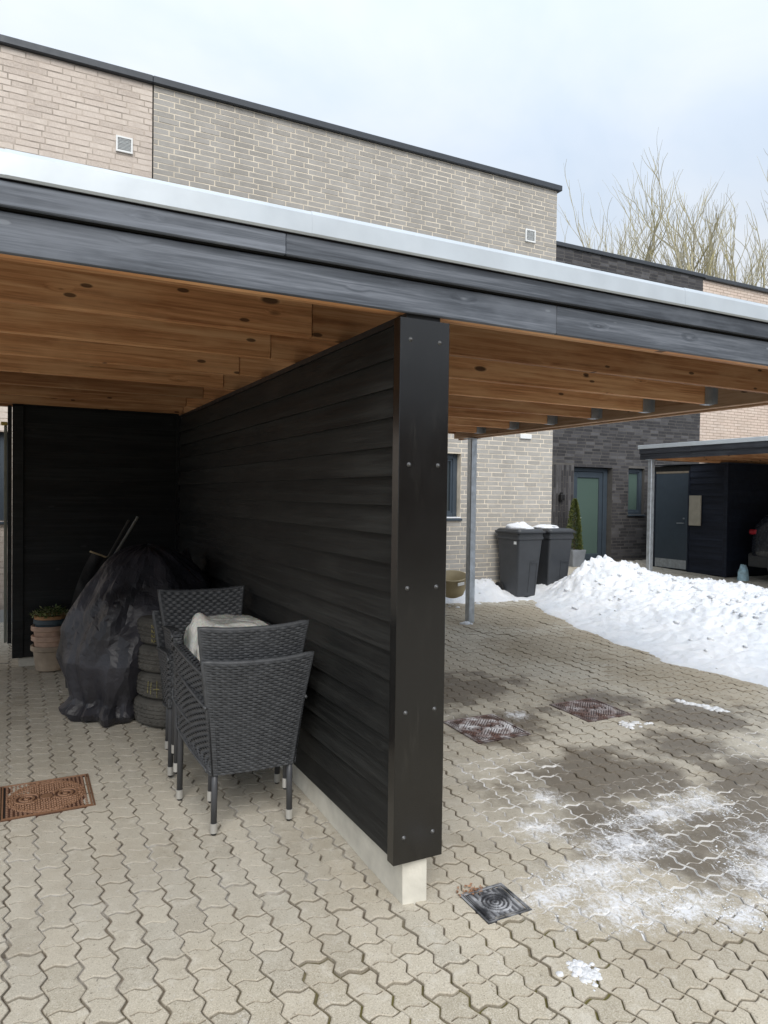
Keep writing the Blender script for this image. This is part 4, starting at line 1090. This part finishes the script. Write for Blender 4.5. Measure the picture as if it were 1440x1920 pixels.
# cushions wrapped in a translucent plastic bag, lying on the seats
def bag_mat():
    m, t, b = newmat('clear_plastic_bag'); p = obj_co(t); n = t.noise(p, 9, 5, .6, 1.2)
    c = t.mix(t.mr(n, .35, .65), (.60, .61, .56), (.82, .83, .80)); t.put(b.inputs['Base Color'], c)
    b.inputs['Roughness'].default_value = .22; b.inputs['Subsurface Weight'].default_value = .2; b.inputs['Subsurface Scale'].default_value = .05
    b.inputs['Coat Weight'].default_value = .5; b.inputs['Coat Roughness'].default_value = .12
    t.put(b.inputs['Normal'], t.bump(t.noise(p, 14, 4, .6, 2.), .6, .02)); return m
def bagP(u, v):
    a = 2*pi*u; ph = (v-.5)*pi
    sx = (abs(cos(a))**.55)*(1 if cos(a) > 0 else -1); sy = (abs(sin(a))**.6)*(1 if sin(a) > 0 else -1)
    rr = cos(ph)**.45 if cos(ph) > 0 else 0
    f_ = 1+.22*float(fbm(np.array(cos(a)*2.5+3), np.array(sin(a)*2.5+v*4), 4))
    fold = .012*abs(sin(a*7+v*5))
    x = 1.075+.235*sx*rr*f_+fold; y = 3.93+.27*sy*rr*f_
    z = .76+.165*sin(ph)*(1+.1*f_)
    z += .06*exp(-(((x-.90)/.05)**2+((y-3.95)/.09)**2))*(1 if ph > 0 else 0)+.035*float(fbm(np.array(x*9), np.array(y*9), 4))
    return (x-.02*(v < .5), y, z)
o = MB().grid(bagP, 110, 40, closeu=True).build('cushion_bag', bag_mat(), smooth=True)
tag(o, 'white translucent plastic bag of cushions lying between the stacked chairs', 'plastic bag')

# ------------------------------------------------------------------ tyres
def tyre_mesh(rx):
    m_ = MB(); n = 144; W = .178
    prof = [(.195, .012), (.20, .0), (.235, -.001), (.275, .004), (.297, .018), (.304, .028)]
    tread = []
    zs = np.linspace(.030, W-.030, 15)
    for i, z in enumerate(zs): tread.append((.310-.0045*((z-W/2)/(W/2))**2*4, z, i))
    full = [(r_, z, -1) for r_, z in prof]+tread+[(r_, W-z, -1) for r_, z in reversed(prof)]
    m = len(full); vs = []
    for i in range(n):
        a = 2*pi*i/n
        for (r_, z, k) in full:
            rr = r_
            if k >= 0:
                if k in (4, 7, 10): rr -= .009
                elif (i+(k//2)+ (0 if k < 7 else 1)) % 4 == 0: rr -= .006
            vs.append((rr*cos(a), rr*sin(a), z))
    fs = []
    for i in range(n):
        j = (i+1) % n
        for k in range(m-1): fs.append((i*m+k, j*m+k, j*m+k+1, i*m+k+1))
        fs.append((i*m+m-1, j*m+m-1, j*m, i*m))
    m_.add(vs, fs); return m_.mesh('tyre')
tm = tyre_mesh(0); tm.materials.append(plain('dusty_tyre_rubber', (.088, .084, .075), .85, var=.3, nscale=7, bump=.2)); zz0 = gz(5.0)+.005
chalk = plain('yellow_chalk', (.34, .30, .12), .9, var=.4, nscale=120)
def marks(tyre, segs):
    m_ = MB()
    for (a0, z0, a1, z1) in segs:
        n = 6
        for i in range(n):
            u0, u1 = i/n, (i+1)/n
            pts = []
            for u in (u0, u1):
                a = a0+(a1-a0)*u; z = z0+(z1-z0)*u; dx, dz = (a1-a0)*.31, (z1-z0); L = hypot(dx, dz) or 1; nx_, nz_ = -dz/L*.0022, dx/L*.0022
                for s_ in (-1, 1): pts.append((.3125*cos(a+s_*nx_/.31), .3125*sin(a+s_*nx_/.31), z+s_*nz_))
            m_.add(pts, [(0, 2, 3, 1), (1, 3, 2, 0)])
    m_.build('chalk_mark', chalk, tyre)
tyres = []
for i, (dx, dy, lab) in enumerate(((.0, 0, 'bottom tyre of the stack beside the wicker chairs'), (.012, .008, 'second tyre from the bottom, with a yellow cross shaped chalk mark'), (.004, -.004, 'third tyre from the bottom of the stack, unmarked tread'), (.016, .012, 'top tyre of the stack, with rows of yellow chalk marks on its tread'))):
    o = link('tyre', tm, None, None, (1.035+dx, 5.03+dy, zz0+i*.1775), (0, 0, i*.37)); tag(o, lab, 'tyre', 'car tyres stacked in the bay'); tyres.append(o)
fa = radians(180+42)
def fa_of(i): return fa-i*.37
a = fa_of(3); sg = []
for k in range(4):
    zb_ = .145-k*.031
    sg += [(a-.05, zb_, a-.05, zb_-.022), (a-.05, zb_-.002, a+.0, zb_-.022), (a+.02, zb_, a+.02, zb_-.022), (a+.02, zb_-.011, a+.08, zb_-.011), (a+.08, zb_, a+.08, zb_-.022)]
marks(tyres[3], sg)
a = fa_of(1); marks(tyres[1], [(a+.1, .14, a+.1, .03), (a+.02, .08, a+.16, .085), (a-.12, .13, a-.14, .05), (a-.04, .125, a-.06, .045)])
o = MB().box(.0, .05, .0, .035, 0, .02, bev=.005).build('metal_clip', M['leg_cap'], loc=(.93, 4.86, zz0+.71)); tag(o, 'small silver metal fitting lying on the top tyre', 'metal fitting')

# ------------------------------------------------------------------ covered bulk, bags
def cloth_mat(name, c0, c1, rough, sheen=.0):
    m, t, b = newmat(name); p = obj_co(t); n = t.noise(p, 2.6, 4, .5, .8)
    c = t.mix(t.mr(n, .35, .65), c0, c1); t.put(b.inputs['Base Color'], c); b.inputs['Roughness'].default_value = rough
    t.put(b.inputs['Normal'], t.bump(t.noise(p, 22, 5, .6, .6), .35, .012)); return m
cv = cloth_mat('black_cover_fabric', (.016, .016, .020), (.052, .052, .064), .40)
def coverP(u, v):
    a = 2*pi*u
    pr = [(0, .27), (.03, .31), (.07, .26), (.13, .30), (.25, .37), (.40, .385), (.55, .355), (.68, .31), (.80, .25), (.90, .18), (.97, .09), (1, .0)]
    for (v0, r0), (v1, r1) in zip(pr, pr[1:]):
        if v0 <= v <= v1: k = (v-v0)/(v1-v0); rr = r0+(r1-r0)*k; break
    z = gz(5.3)+.005+1.14*(1-(1-v)**1.35)
    f1 = float(fbm(np.array(cos(a)*1.3+5), np.array(sin(a)*1.3+v*1.4+2), 3)); f2 = float(fbm(np.array(cos(a)*4+9), np.array(sin(a)*4+v*4.5), 4))
    w1 = float(fbm(np.array(a*1.1+v*1.3), np.array(v*2.2-a*.6+3), 3))*3.2; cr = 0.
    for (ka, kv, ph_, am) in ((3, 4., .3, .045), (-4, 5.5, 1.7, .038), (7, 3., 2.9, .022), (5, -8., 4.4, .020), (-9, 9., 5.5, .014)):
        q_ = (ka*a+kv*v+ph_+w1*1.3)/(2*pi); q_ -= math.floor(q_); cr += am*(1-abs(2*q_-1))**1.6
    pleat = (cr-.05)*min(1, 3*(1-v))+.022*sin(a*13+3*sin(v*4))*(1-v)**3
    rr2 = rr*(1+.30*f1+.16*f2)+pleat*(1 if rr > .05 else 0)
    cx = .62+.27*v; cy = 5.30+.25*v
    ex = 1+(.65*sin(pi*min(1, v*1.05))**.8 if cos(a) > 0 else 0)*cos(a)
    return (min(cx+rr2*cos(a)*ex, 1.335), cy+rr2*sin(a), z+.05*f2-.10*max(0, cos(a))*v**4*0)
_j = random.Random(8)
def coverJ(u, v):
    if 0 < v < 1: return coverP((u+_j.uniform(-.35, .35)/96) % 1, min(.999, max(.001, v+_j.uniform(-.35, .35)/60)))
    return coverP(u, v)
g0 = MB().grid(coverJ, 96, 60, closeu=True)
tri = []
for q_ in g0.f:
    if _j.random() < .5: tri += [(q_[0], q_[1], q_[2]), (q_[0], q_[2], q_[3])]
    else: tri += [(q_[0], q_[1], q_[3]), (q_[1], q_[2], q_[3])]
g0.f = tri
o = g0.build('covered_grill', cv)
for p_ in o.data.polygons: p_.use_smooth = (_j.random() < .0)
sm_ = o.modifiers.new('soft', 'SMOOTH'); sm_.factor = .5; sm_.iterations = 1
tag(o, 'tall bulky thing wrapped in a black creased cover, between the pots and the tyres', 'cover')
cv2 = cloth_mat('dark_grey_tarp', (.035, .036, .036), (.07, .07, .07), .55)
# folded table leaning: a slab with tan edge, seen behind the cover at left
A_ = CP+vray(173, 1033)*((5.95)/vray(173, 1033)[1]); A_ = np.array(A_)
def leanP(px, py, Y): dv_ = vray(px, py); return CP+dv_*(Y/dv_[1])
q = [leanP(173, 1036, 5.75), leanP(214, 1049, 5.85), leanP(180, 1290, 5.62), leanP(123, 1290, 5.55)]
mid_l = leanP(122, 1150, 5.60)
def tarpP(u, v):
    tl, tr, br, bl = q; L = (1-v)**2*tl+2*v*(1-v)*(mid_l+np.array([-.03, 0, 0.1]))+v*v*bl; Rr = tr+(br-tr)*v
    P_ = L+(Rr-L)*u; f_ = float(fbm(np.array(u*3+4), np.array(v*5), 4)); return P_+np.array([.0, -.06*f_-.02*abs(sin(u*6+v*3)), 0])
m_ = MB(); m_.grid(tarpP, 24, 40); m_.grid(lambda u, v: tarpP(u, v)+np.array([.02, .07, -.01]), 12, 20, flip=True)
o = m_.build('folded_tarp', cv2, smooth=True); tag(o, 'dull dark grey tarp standing stiffly left of the black creased cover', 'tarp')
m_ = MB(); m_.box(-.012, .115, -.012, .012, -.006, .006, bev=.002)
o = m_.build('wood_edge', plain('pale_wood', (.42, .33, .20), .7)); o.name = 'wooden_lath'; o.location = leanP(172, 1036, 5.74)+np.array([0, 0, .004]); o.rotation_euler = (0, radians(22), .3); tag(o, 'short pale wooden lath showing at the top of the grey tarp', 'lath')
pole = plain('pole_metal', (.42, .43, .40), .4, metal=.4)
for (b_, t_, lab) in (((200, 1050), (241, 976), 'thin dark pole, shorter and left of the two sticking up behind the cover'), ((208, 1052), (258, 970), 'thin light metal pole, right hand one of the two sticking up behind the cover')):
    p0, p1 = leanP(*b_, 5.95), leanP(*t_, 6.15); dn = (p0-p1); o = MB().tube(p0+dn*1.2, p1, .011 if b_[0] == 208 else .009, n=10).build('pole', pole if b_[0] == 208 else plain('dark_pole', (.12, .12, .11), .4, metal=.3)); tag(o, lab, 'pole')
bgm = cloth_mat('black_bag_fabric', (.010, .010, .011), (.024, .024, .028), .6)
o = blob('black_bag', (1.22, 5.72, gz(5.7)), (.16, .26), .98, seed=4, amp=.25, mat=bgm); tag(o, 'dark soft bag slumped against the partition wall behind the tyres', 'bag')
o = blob('black_bag', (1.17, 4.98, gz(5.0)+.7), (.13, .14), .17, seed=9, amp=.3, mat=bgm); tag(o, 'crumpled black bag behind the rear wicker backrest', 'bag')
P0 = leanP(349, 1074, 5.35); m_ = MB()
m_.path([P0+np.array(q_) for q_ in ((-.035, 0, .006), (-.015, -.01, .014), (.01, -.01, .012), (.03, 0, -.006), (.022, .0, -.02))], [.008, .013, .014, .010, .006], 8)
o = m_.build('orange_strap', plain('orange_plastic', (.75, .14, .02), .5), smooth=True); tag(o, 'small bright orange strap end on the dark bag by the wall', 'strap')

# ------------------------------------------------------------------ plant pots
terra = plain('terracotta', (.52, .36, .27), .9, var=.28, nscale=11, bump=.3); terra2 = plain('mossy_terracotta', (.40, .325, .245), .9, var=.3, nscale=6, bump=.2)
bluep = plain('slate_blue_pot', (.055, .085, .105), .5); soil = plain('soil', (.03, .022, .016), .95)
def pot(c, rb, rt, h, mat, label, rim=.012):
    p = thing('plant_pot', label, 'plant pot', c, 0, 'plant pots nested in one pile')
    m_ = MB(); m_.lathe([(.001, 0), (rb, 0), (rb+.003, .004), (rt-.008, h-.045), (rt-.006, h-.043), (rt+rim-.004, h-.040), (rt+rim, h-.036), (rt+rim, h-.006), (rt+rim-.004, h), (rt-.006, h), (rt-.010, h-.006), (rt-.012, h-.05), (rb-.012, .012), (.001, .012)], 40)
    m_.build('pot', mat, p, smooth=False); return p
pc_ = (.288, 6.62)
base = gz(6.62)+.003
def sm(o):
    for ch in o.children: ch.data.polygons.foreach_set('use_smooth', [True]*len(ch.data.polygons))
pot((*pc_, base), .112, .142, .205, terra2, 'largest mossy terracotta pot at the bottom of the pile')
pot((pc_[0]+.003, pc_[1]-.003, base+.088), .105, .140, .200, terra, 'terracotta pot second from the bottom of the pile')
pot((pc_[0]-.002, pc_[1]+.002, base+.172), .100, .136, .198, terra, 'terracotta pot third from the bottom, just under the slate blue one')
pot((pc_[0]+.004, pc_[1], base+.237), .098, .132, .188, bluep, 'slate blue pot near the top of the pile', .004)
tp = pot((pc_[0], pc_[1], base+.285), .09, .118, .168, plain('orange_terracotta', (.46, .25, .12), .85), 'small orange terracotta pot topping the pile, with a leafy plant', .008)
MB().lathe([(.001, .15), (.10, .148)], 24).build('soil', soil, tp)
m_ = MB(); rs = random.Random(12)
for i in range(420):
    a, r_ = rs.random()*2*pi, sqrt(rs.random())*.15; x, y = cos(a)*r_, sin(a)*r_*.9; z = base+.285+.165+.07*(1-(r_/.16)**2)*rs.random()+.0
    L = .018+rs.random()*.022; wd = L*.28; dr_ = Vector((cos(a)+rs.gauss(0, .6), sin(a)+rs.gauss(0, .6), rs.gauss(.3, .6))).normalized(); sd_ = dr_.cross(Vector((0, 0, 1))).normalized()
    b0 = Vector((pc_[0]+x, pc_[1]+y, z)); up = sd_.cross(dr_)
    m_.add([b0, b0+dr_*L*.5+sd_*wd+up*.002, b0+dr_*L, b0+dr_*L*.5-sd_*wd+up*.002], [(0, 1, 2, 3)], rs.random())
def leafmat(name, cols, rough=.5):
    m, t, b = newmat(name); t.put(b.inputs['Base Color'], t.ramp(att(t, 'rnd'), [(i/(len(cols)-1), k) for i, k in enumerate(cols)])); b.inputs['Roughness'].default_value = rough
    return m
o = m_.build('potted_plant', leafmat('small_leaf', [(.06, .11, .025), (.14, .19, .05), (.28, .31, .12), (.48, .48, .30)])); tag(o, 'small leafy plant growing out of the top terracotta pot', 'plant')

# ------------------------------------------------------------------ wheelie bins
def rrect(w, d, r_, n=5):
    o = []
    for (cx, cy, a0) in ((w/2-r_, -d/2+r_, -pi/2), (w/2-r_, d/2-r_, 0), (-w/2+r_, d/2-r_, pi/2), (-w/2+r_, -d/2+r_, pi)):
        for i in range(n+1): a = a0+pi/2*i/n; o.append((cx+r_*cos(a), cy+r_*sin(a)))
    return o
def loft(m_, secs, cap=True):
    vs = []; n = len(secs[0][0])
    for pts, z, oy in secs: vs += [(x, y+oy, z) for x, y in pts]
    fs = []
    for k in range(len(secs)-1):
        for i in range(n): fs.append((k*n+i, k*n+(i+1) % n, (k+1)*n+(i+1) % n, (k+1)*n+i))
    if cap: fs += [tuple(range(n-1, -1, -1)), tuple((len(secs)-1)*n+i for i in range(n))]
    m_.add(vs, fs)
binm = plain('dark_grey_bin_plastic', (.040, .044, .050), .42, var=.12, nscale=5)
def bin_(c, label, w=.46, d=.54, H=.93):
    r = thing('wheelie_bin', label, 'wheelie bin', c, 0, 'dark grey wheelie bins by the wall')
    m_ = MB(); loft(m_, [(rrect(w*.76, d*.72, .03), .03, .03), (rrect(w*.94, d*.93, .035), H-.10, 0), (rrect(w*.94, d*.93, .035), H-.09, 0), (rrect(w*1.0, d*.99, .03), H-.085, 0), (rrect(w*1.0, d*.99, .03), H-.05, 0), (rrect(w*.97, d*.96, .03), H-.045, 0), (rrect(w*.97, d*.96, .03), H, 0)])
    b = m_.build('body', binm, r)
    m_ = MB(); yfb, yft = -d*.36+.03, -d*.465
    for (x0, x1) in ((-w*.42, -w*.10),):
        pass
    # raised centre rib channel on the front
    for s0 in (.02, .14):
        m_.add([(s0*1, yfb-.010, .08), (s0+.016, yfb-.010, .08), (s0+.018, yft+.028, .52), (s0, yft+.028, .52), (s0, yfb+.004, .08), (s0+.016, yfb+.004, .08), (s0+.018, yft+.05, .52), (s0, yft+.05, .52)], [(0,1,2,3), (0,3,7,4), (1,5,6,2), (3,2,6,7)])
    m_.add([(.036, yft+.026, .50), (.14, yft+.026, .50), (.14, yft+.024, .52), (.036, yft+.024, .52), (.036, yft+.06, .50), (.14, yft+.06, .50), (.14, yft+.06, .52), (.036, yft+.06, .52)], [(0,1,2,3), (0,4,5,1), (3,2,6,7)])
    m_.build('front_rib', binm, b)
    m_ = MB(); loft(m_, [(rrect(w*1.06, d*1.06, .04), H+.003, 0), (rrect(w*1.10, d*1.10, .05), H+.010, 0), (rrect(w*1.10, d*1.10, .05), H+.028, 0), (rrect(w*1.02, d*1.02, .05), H+.032, 0), (rrect(w*.99, d*.99, .05), H+.05, 0), (rrect(w*.90, d*.90, .05), H+.062, 0)])
    lid = m_.build('lid', binm, r)
    m_ = MB(); m_.tube((-w*.42, d*.60, H+.01), (w*.42, d*.60, H+.01), .016, n=10)
    for x in (-w*.42, 0, w*.42): m_.tube((x, d*.46, H-.02), (x, d*.61, H+.01), .014, n=8)
    m_.build('handle', binm, r)
    for s_ in (-1, 1):
        m_ = MB(); m_.tube((s_*w*.36, d*.40, .10), (s_*w*.46, d*.40, .10), .10, n=24); m_.tube((s_*w*.462, d*.40, .10), (s_*w*.47, d*.40, .10), .05, n=16); m_.build('wheel', M['rubber'], r)
    return r
b1 = bin_((6.55, 8.38, .20), 'left dark grey wheelie bin with a white sticker, snow on its lid')
o = MB().box(-.002, .0, -.03, .03, -.025, .025).build('sticker', M['white_plastic'], b1, loc=(-.2135, -.17, .80)); o.name = 'sticker'
b2 = copy_thing(b1, (7.165, 8.43, .20), radians(-2), 'right dark grey wheelie bin nearest the clipped conifer, no sticker')
for ch in list(b2.children):
    if ch.name.startswith('sticker'): bpy.data.objects.remove(ch)
def lid_snow(c, rad, h, seed, label):
    o = blob('lid_snow', c, rad, h, 40, seed, .45, freq=1.4); tag(o, label, 'snow'); return o
lid_snow((6.56, 8.40, 1.19), (.19, .17), .085, 21, 'cap of snow on the lid of the left wheelie bin')
lid_snow((7.13, 8.50, 1.19), (.20, .15), .05, 22, 'thin snow on the lid of the right wheelie bin')
# tan tub half buried in snow
tb = thing('plastic_tub', 'tan plastic tub lying in the snow beside the galvanised post', 'tub', (5.14, 7.98, .34), radians(20))
m_ = MB(); m_.lathe([(.001, 0), (.10, 0), (.15, .03), (.185, .12), (.195, .26), (.205, .265), (.205, .28), (.188, .28), (.178, .12), (.14, .04), (.001, .02)], 36)
o = m_.build('bowl', plain('tan_plastic', (.38, .32, .20), .6), tb, smooth=True); tb.rotation_euler = (radians(12), radians(-8), 0)
MB().box(-.05, .05, -.212, -.203, .21, .25, bev=.002).build('tub_label', M['white_plastic'], tb)

# ------------------------------------------------------------------ conifer in a planter
pl = thing('planter', 'square grey planter holding a clipped conifer next to the front door', 'planter', (9.90, 10.95, gz(10.95)))
m_ = MB(); loft(m_, [(rrect(.26, .26, .02), 0, 0), (rrect(.34, .34, .02), .30, 0), (rrect(.34, .34, .02), .33, 0)]); m_.build('pot', plain('grey_planter', (.22, .24, .27), .7), pl)
m_ = MB(); rs = random.Random(31); H0 = gz(10.95)+.32
for i in range(5200):
    v = rs.random(); z = v*1.0; rr = .15*(1-v)**.5*(1+.16*sin(rs.random()*6.28))*(.70+.32*rs.random()); a = rs.random()*2*pi
    b0 = Vector((9.90+rr*cos(a), 10.95+rr*sin(a), H0+z)); dr_ = Vector((cos(a)*.7+rs.gauss(0, .4), sin(a)*.7+rs.gauss(0, .4), .7+rs.gauss(0, .4))).normalized(); sd_ = dr_.cross(Vector((cos(a+1), sin(a+1), .2))).normalized(); L = .022+rs.random()*.02
    m_.add([b0, b0+dr_*L*.5+sd_*L*.3, b0+dr_*L, b0+dr_*L*.5-sd_*L*.3], [(0, 1, 2, 3)], rs.random())
cn = thing('conifer', 'small clipped cone shaped conifer beside the frosted glass door', 'conifer', (9.90, 10.95, H0))
o = m_.build('crown', leafmat('conifer_needle', [(.03, .055, .012), (.06, .085, .02), (.10, .12, .03), (.13, .13, .04)]), cn, loc=(-9.90, -10.95, -H0))
MB().tube((0, 0, -.04), (0, 0, .85), .016, .005).build('trunk', plain('brown_bark', (.08, .06, .04), .9), cn)

# ------------------------------------------------------------------ parked car (rear corner in view)
CX, CY1 = 12.66, 8.55
car = thing('parked_car', 'dark grey car parked inside the neighbouring carport, only its rear corner in view', 'car', (CX, CY1, gz(8)-.0), 0)
paint = plain('dark_car_paint', (.022, .025, .032), .25, var=.05, coat=.6); clad = plain('car_cladding', (.05, .05, .05), .6)
# side profile (y from rear 0 to front -4.3, z)
def sec(y, zb_, zbelt, ztop, hw, ht):
    return [(-hw*.93, y, zb_), (-hw, y, zb_+.18), (-hw*1.0, y, (zb_+zbelt)/2+.05), (-hw*.965, y, zbelt), (-ht, y, ztop-.05), (-ht*.8, y, ztop), (ht*.8, y, ztop), (ht, y, ztop-.05), (hw*.965, y, zbelt), (hw, y, (zb_+zbelt)/2+.05), (hw, y, zb_+.18), (hw*.93, y, zb_)]
S_ = [sec(0, .42, .88, .93, .70, .58), sec(-.05, .30, .98, 1.08, .82, .62), sec(-.16, .26, 1.02, 1.22, .87, .64), sec(-.40, .25, 1.03, 1.42, .895, .62), sec(-.70, .25, 1.02, 1.52, .90, .60), sec(-1.6, .22, 1.0, 1.60, .90, .59), sec(-2.4, .22, .97, 1.52, .90, .58), sec(-3.05, .22, .95, 1.08, .89, .66), sec(-3.9, .24, .86, .90, .86, .66), sec(-4.2, .30, .72, .74, .74, .55), sec(-4.28, .40, .62, .64, .60, .5)]
vs = [p for s_ in S_ for p in s_]; n = 12; fs = [(k*n+i, (k+1)*n+i, (k+1)*n+(i+1) % n, k*n+(i+1) % n) for k in range(len(S_)-1) for i in range(n)]+[tuple(range(n)), tuple((len(S_)-1)*n+i for i in range(n-1, -1, -1))]
m_ = MB(); m_.add(vs, fs); bd = m_.build('body', paint, car, smooth=True)
sd2 = bd.modifiers.new('s', 'SUBSURF'); sd2.levels = 2; sd2.render_levels = 2
for yy in (-.82, -3.42):
    for s_ in (-1, 1):
        m_ = MB(); m_.tube((s_*.86, yy, .34), (s_*.915, yy, .34), .385, n=40); ar = m_.build('wheel_arch', clad, car)
        m_ = MB(); m_.tube((s_*.70, yy, .335), (s_*.925, yy, .335), .335, n=40); wl = m_.build('wheel', M['rubber'], car)
        m_ = MB(); m_.tube((s_*.926, yy, .335), (s_*.932, yy, .335), .22, n=30)
        for k in range(5): a = k*2*pi/5; m_.tube((s_*.934, yy, .335), (s_*.936, yy+.2*cos(a), .335+.2*sin(a)), .025, n=6)
        m_.build('rim', M['steel'], wl)
m_ = MB(); m_.box(-.80, .80, -.10, .03, .30, .50, bev=.03); m_.box(-.90, -.84, -.42, -.05, .26, .46, bev=.02); m_.build('bumper', clad, car)
for s_ in (-1, 1):
    m_ = MB(); m_.box(min(s_*.74, s_*.85), max(s_*.74, s_*.85), -.17, -.02, .84, .93, bev=.02); m_.build('taillight', plain('red_lamp', (.35, .02, .03), .2), car)
m_ = MB(); m_.add([(-.60, -.10, 1.05), (.60, -.10, 1.05), (.52, -.42, 1.40), (-.52, -.42, 1.40)], [(0, 1, 2, 3), (3, 2, 1, 0)]); m_.build('rear_window', M['glass'], car, loc=(0, .05, .03))
m_ = MB(); m_.add([(-.905, -.45, 1.06), (-.905, -2.6, 1.02), (-.66, -2.2, 1.46), (-.66, -.75, 1.47)], [(0, 1, 2, 3), (3, 2, 1, 0)]); m_.build('side_window', M['glass'], car)
o = blob('carrier_bag', (11.62, 8.48, gz(8.48)), (.11, .09), .27, seed=31, amp=.35, mat=plain('pale_blue_plastic', (.42, .62, .70), .45, var=.3, nscale=14)); tag(o, 'crumpled pale blue plastic bag on the ground by the shed corner', 'plastic bag')
o = blob('leaf_pile', (10.55, 7.55, gz(7.55)+.02), (.22, .12), .09, seed=33, amp=.5, mat=plain('dead_leaves', (.06, .045, .035), .9, var=.5, nscale=40), freq=4); tag(o, 'small dark heap of dead leaves on the far paving', 'leaf heap')

# ------------------------------------------------------------------ bare trees behind the roofs
def bark_mat():
    m, t, b = newmat('olive_bark'); p = geo_pos(t); n = t.noise(p, 2.5, 4, .6)
    t.put(b.inputs['Base Color'], t.ramp(n, [(.35, (.33, .31, .24)), (.5, (.40, .37, .26)), (.65, (.42, .38, .20))])); b.inputs['Roughness'].default_value = .9; return m
bark = bark_mat()
def tree(ang, dist, H, seed, label, lean=0., multi=3, spread=.5):
    rs = random.Random(seed); a = radians(ang); x0, y0 = sin(a)*dist, cos(a)*dist; z0 = gz(13)-.1
    r = thing('bare_tree', label, 'tree', (x0, y0, z0), 0, 'bare winter trees behind the houses')
    tr = MB(); br = MB()
    def grow(p, d_, L, rad, lev, mbd):
        n = 5 if lev < 3 else 4; pts = [p]; q = p; dirn = d_
        for i in range(n):
            dirn = (dirn+Vector((rs.gauss(0, .10), rs.gauss(0, .10), rs.gauss(.04, .06)))*(1+.10*lev)).normalized(); q = q+dirn*(L/n); pts.append(q)
        rr = [rad*(1-.52*i/n) for i in range(n+1)]
        sd_ = 7 if lev == 0 else (5 if lev < 2 else 3)
        for i in range(n): mbd.tube(pts[i], pts[i+1], rr[i], rr[i+1], sd_, False)
        if lev >= 4: return
        k = {0: multi, 1: 4, 2: 3, 3: 2, 4: 1}[lev]
        for i in range(k):
            f_ = .3+.7*(i+rs.random())/k if lev else .55+.45*(i+rs.random())/k
            idx = min(n-1, int(f_*n)); fr = f_*n-idx; pp = pts[idx].lerp(pts[idx+1], min(1, fr))
            az = rs.random()*2*pi; tilt = spread*(.45+.7*rs.random())
            ax = dirn.orthogonal().normalized(); ax.rotate(Matrix.Rotation(az, 3, dirn)); nd = (dirn*cos(tilt)+ax*sin(tilt)); nd.z += .22; nd.normalize()
            grow(pp, nd, L*(.50+.22*rs.random()), max(.013, rr[idx]*(.58 if lev else .66)), lev+1, br)
        grow(pts[-1], dirn, L*.62, rr[-1]*.95, lev+1, br)
    grow(Vector((0, 0, 0)), Vector((lean, 0, 1)).normalized(), H*.36, H*.0135, 0, tr)
    tr.build('trunk', bark, r, smooth=True); kind(br.build('crown', bark, r), 'thing')
T = [(43.0, 34, 13.2, 101, 'leftmost and lowest bare tree, just right of the grey house roof corner'),
     (45.0, 33, 13.2, 202, 'second bare tree from the left behind the dark house'),
     (47.2, 32, 13.0, 303, 'third bare tree from the left, with a dense tangle of upright stems'),
     (49.8, 31, 12.8, 404, 'fourth bare tree, tall and open, above the dark house'),
     (51.4, 30, 12.9, 505, 'tallest twin stemmed bare tree above the joint of dark and peach brick'),
     (53.4, 28, 11.7, 606, 'bare tree with wide low limbs above the peach house'),
     (55.6, 27, 12.2, 707, 'rightmost bare tree, cut by the edge of the picture')]
for (a, d_, H, s_, lab) in T: tree(a, d_, H*{101: 1.42, 202: 1.42, 303: 1.06, 404: 1.22, 505: 1.22, 606: 1.5, 707: 1.45}[s_], s_, lab, multi=4, spread=.38)

# ------------------------------------------------------------------ the row of houses across the courtyard (seen mirrored in glass and metal)
op_ = thing('brick_house', 'dark brick house across the courtyard, mirrored in the metal end cap and panes', 'house')
m_ = MB(); m_.box(-16, 18, -22, -15, -.8, 4.6); m_.build('wall', plain('brown_brick_wall', (.16, .11, .085), .9, nscale=3), op_)
m_ = MB(); m_.box(-16.2, 18.2, -22.2, -14.9, 4.601, 4.75); m_.build('roof', M['coping'], op_)
for x_ in (-12, -8, -4, 0, 4, 8, 12):
    window(op_, x_, x_+1.4, .6, 2.2, -15.05, sill=False)
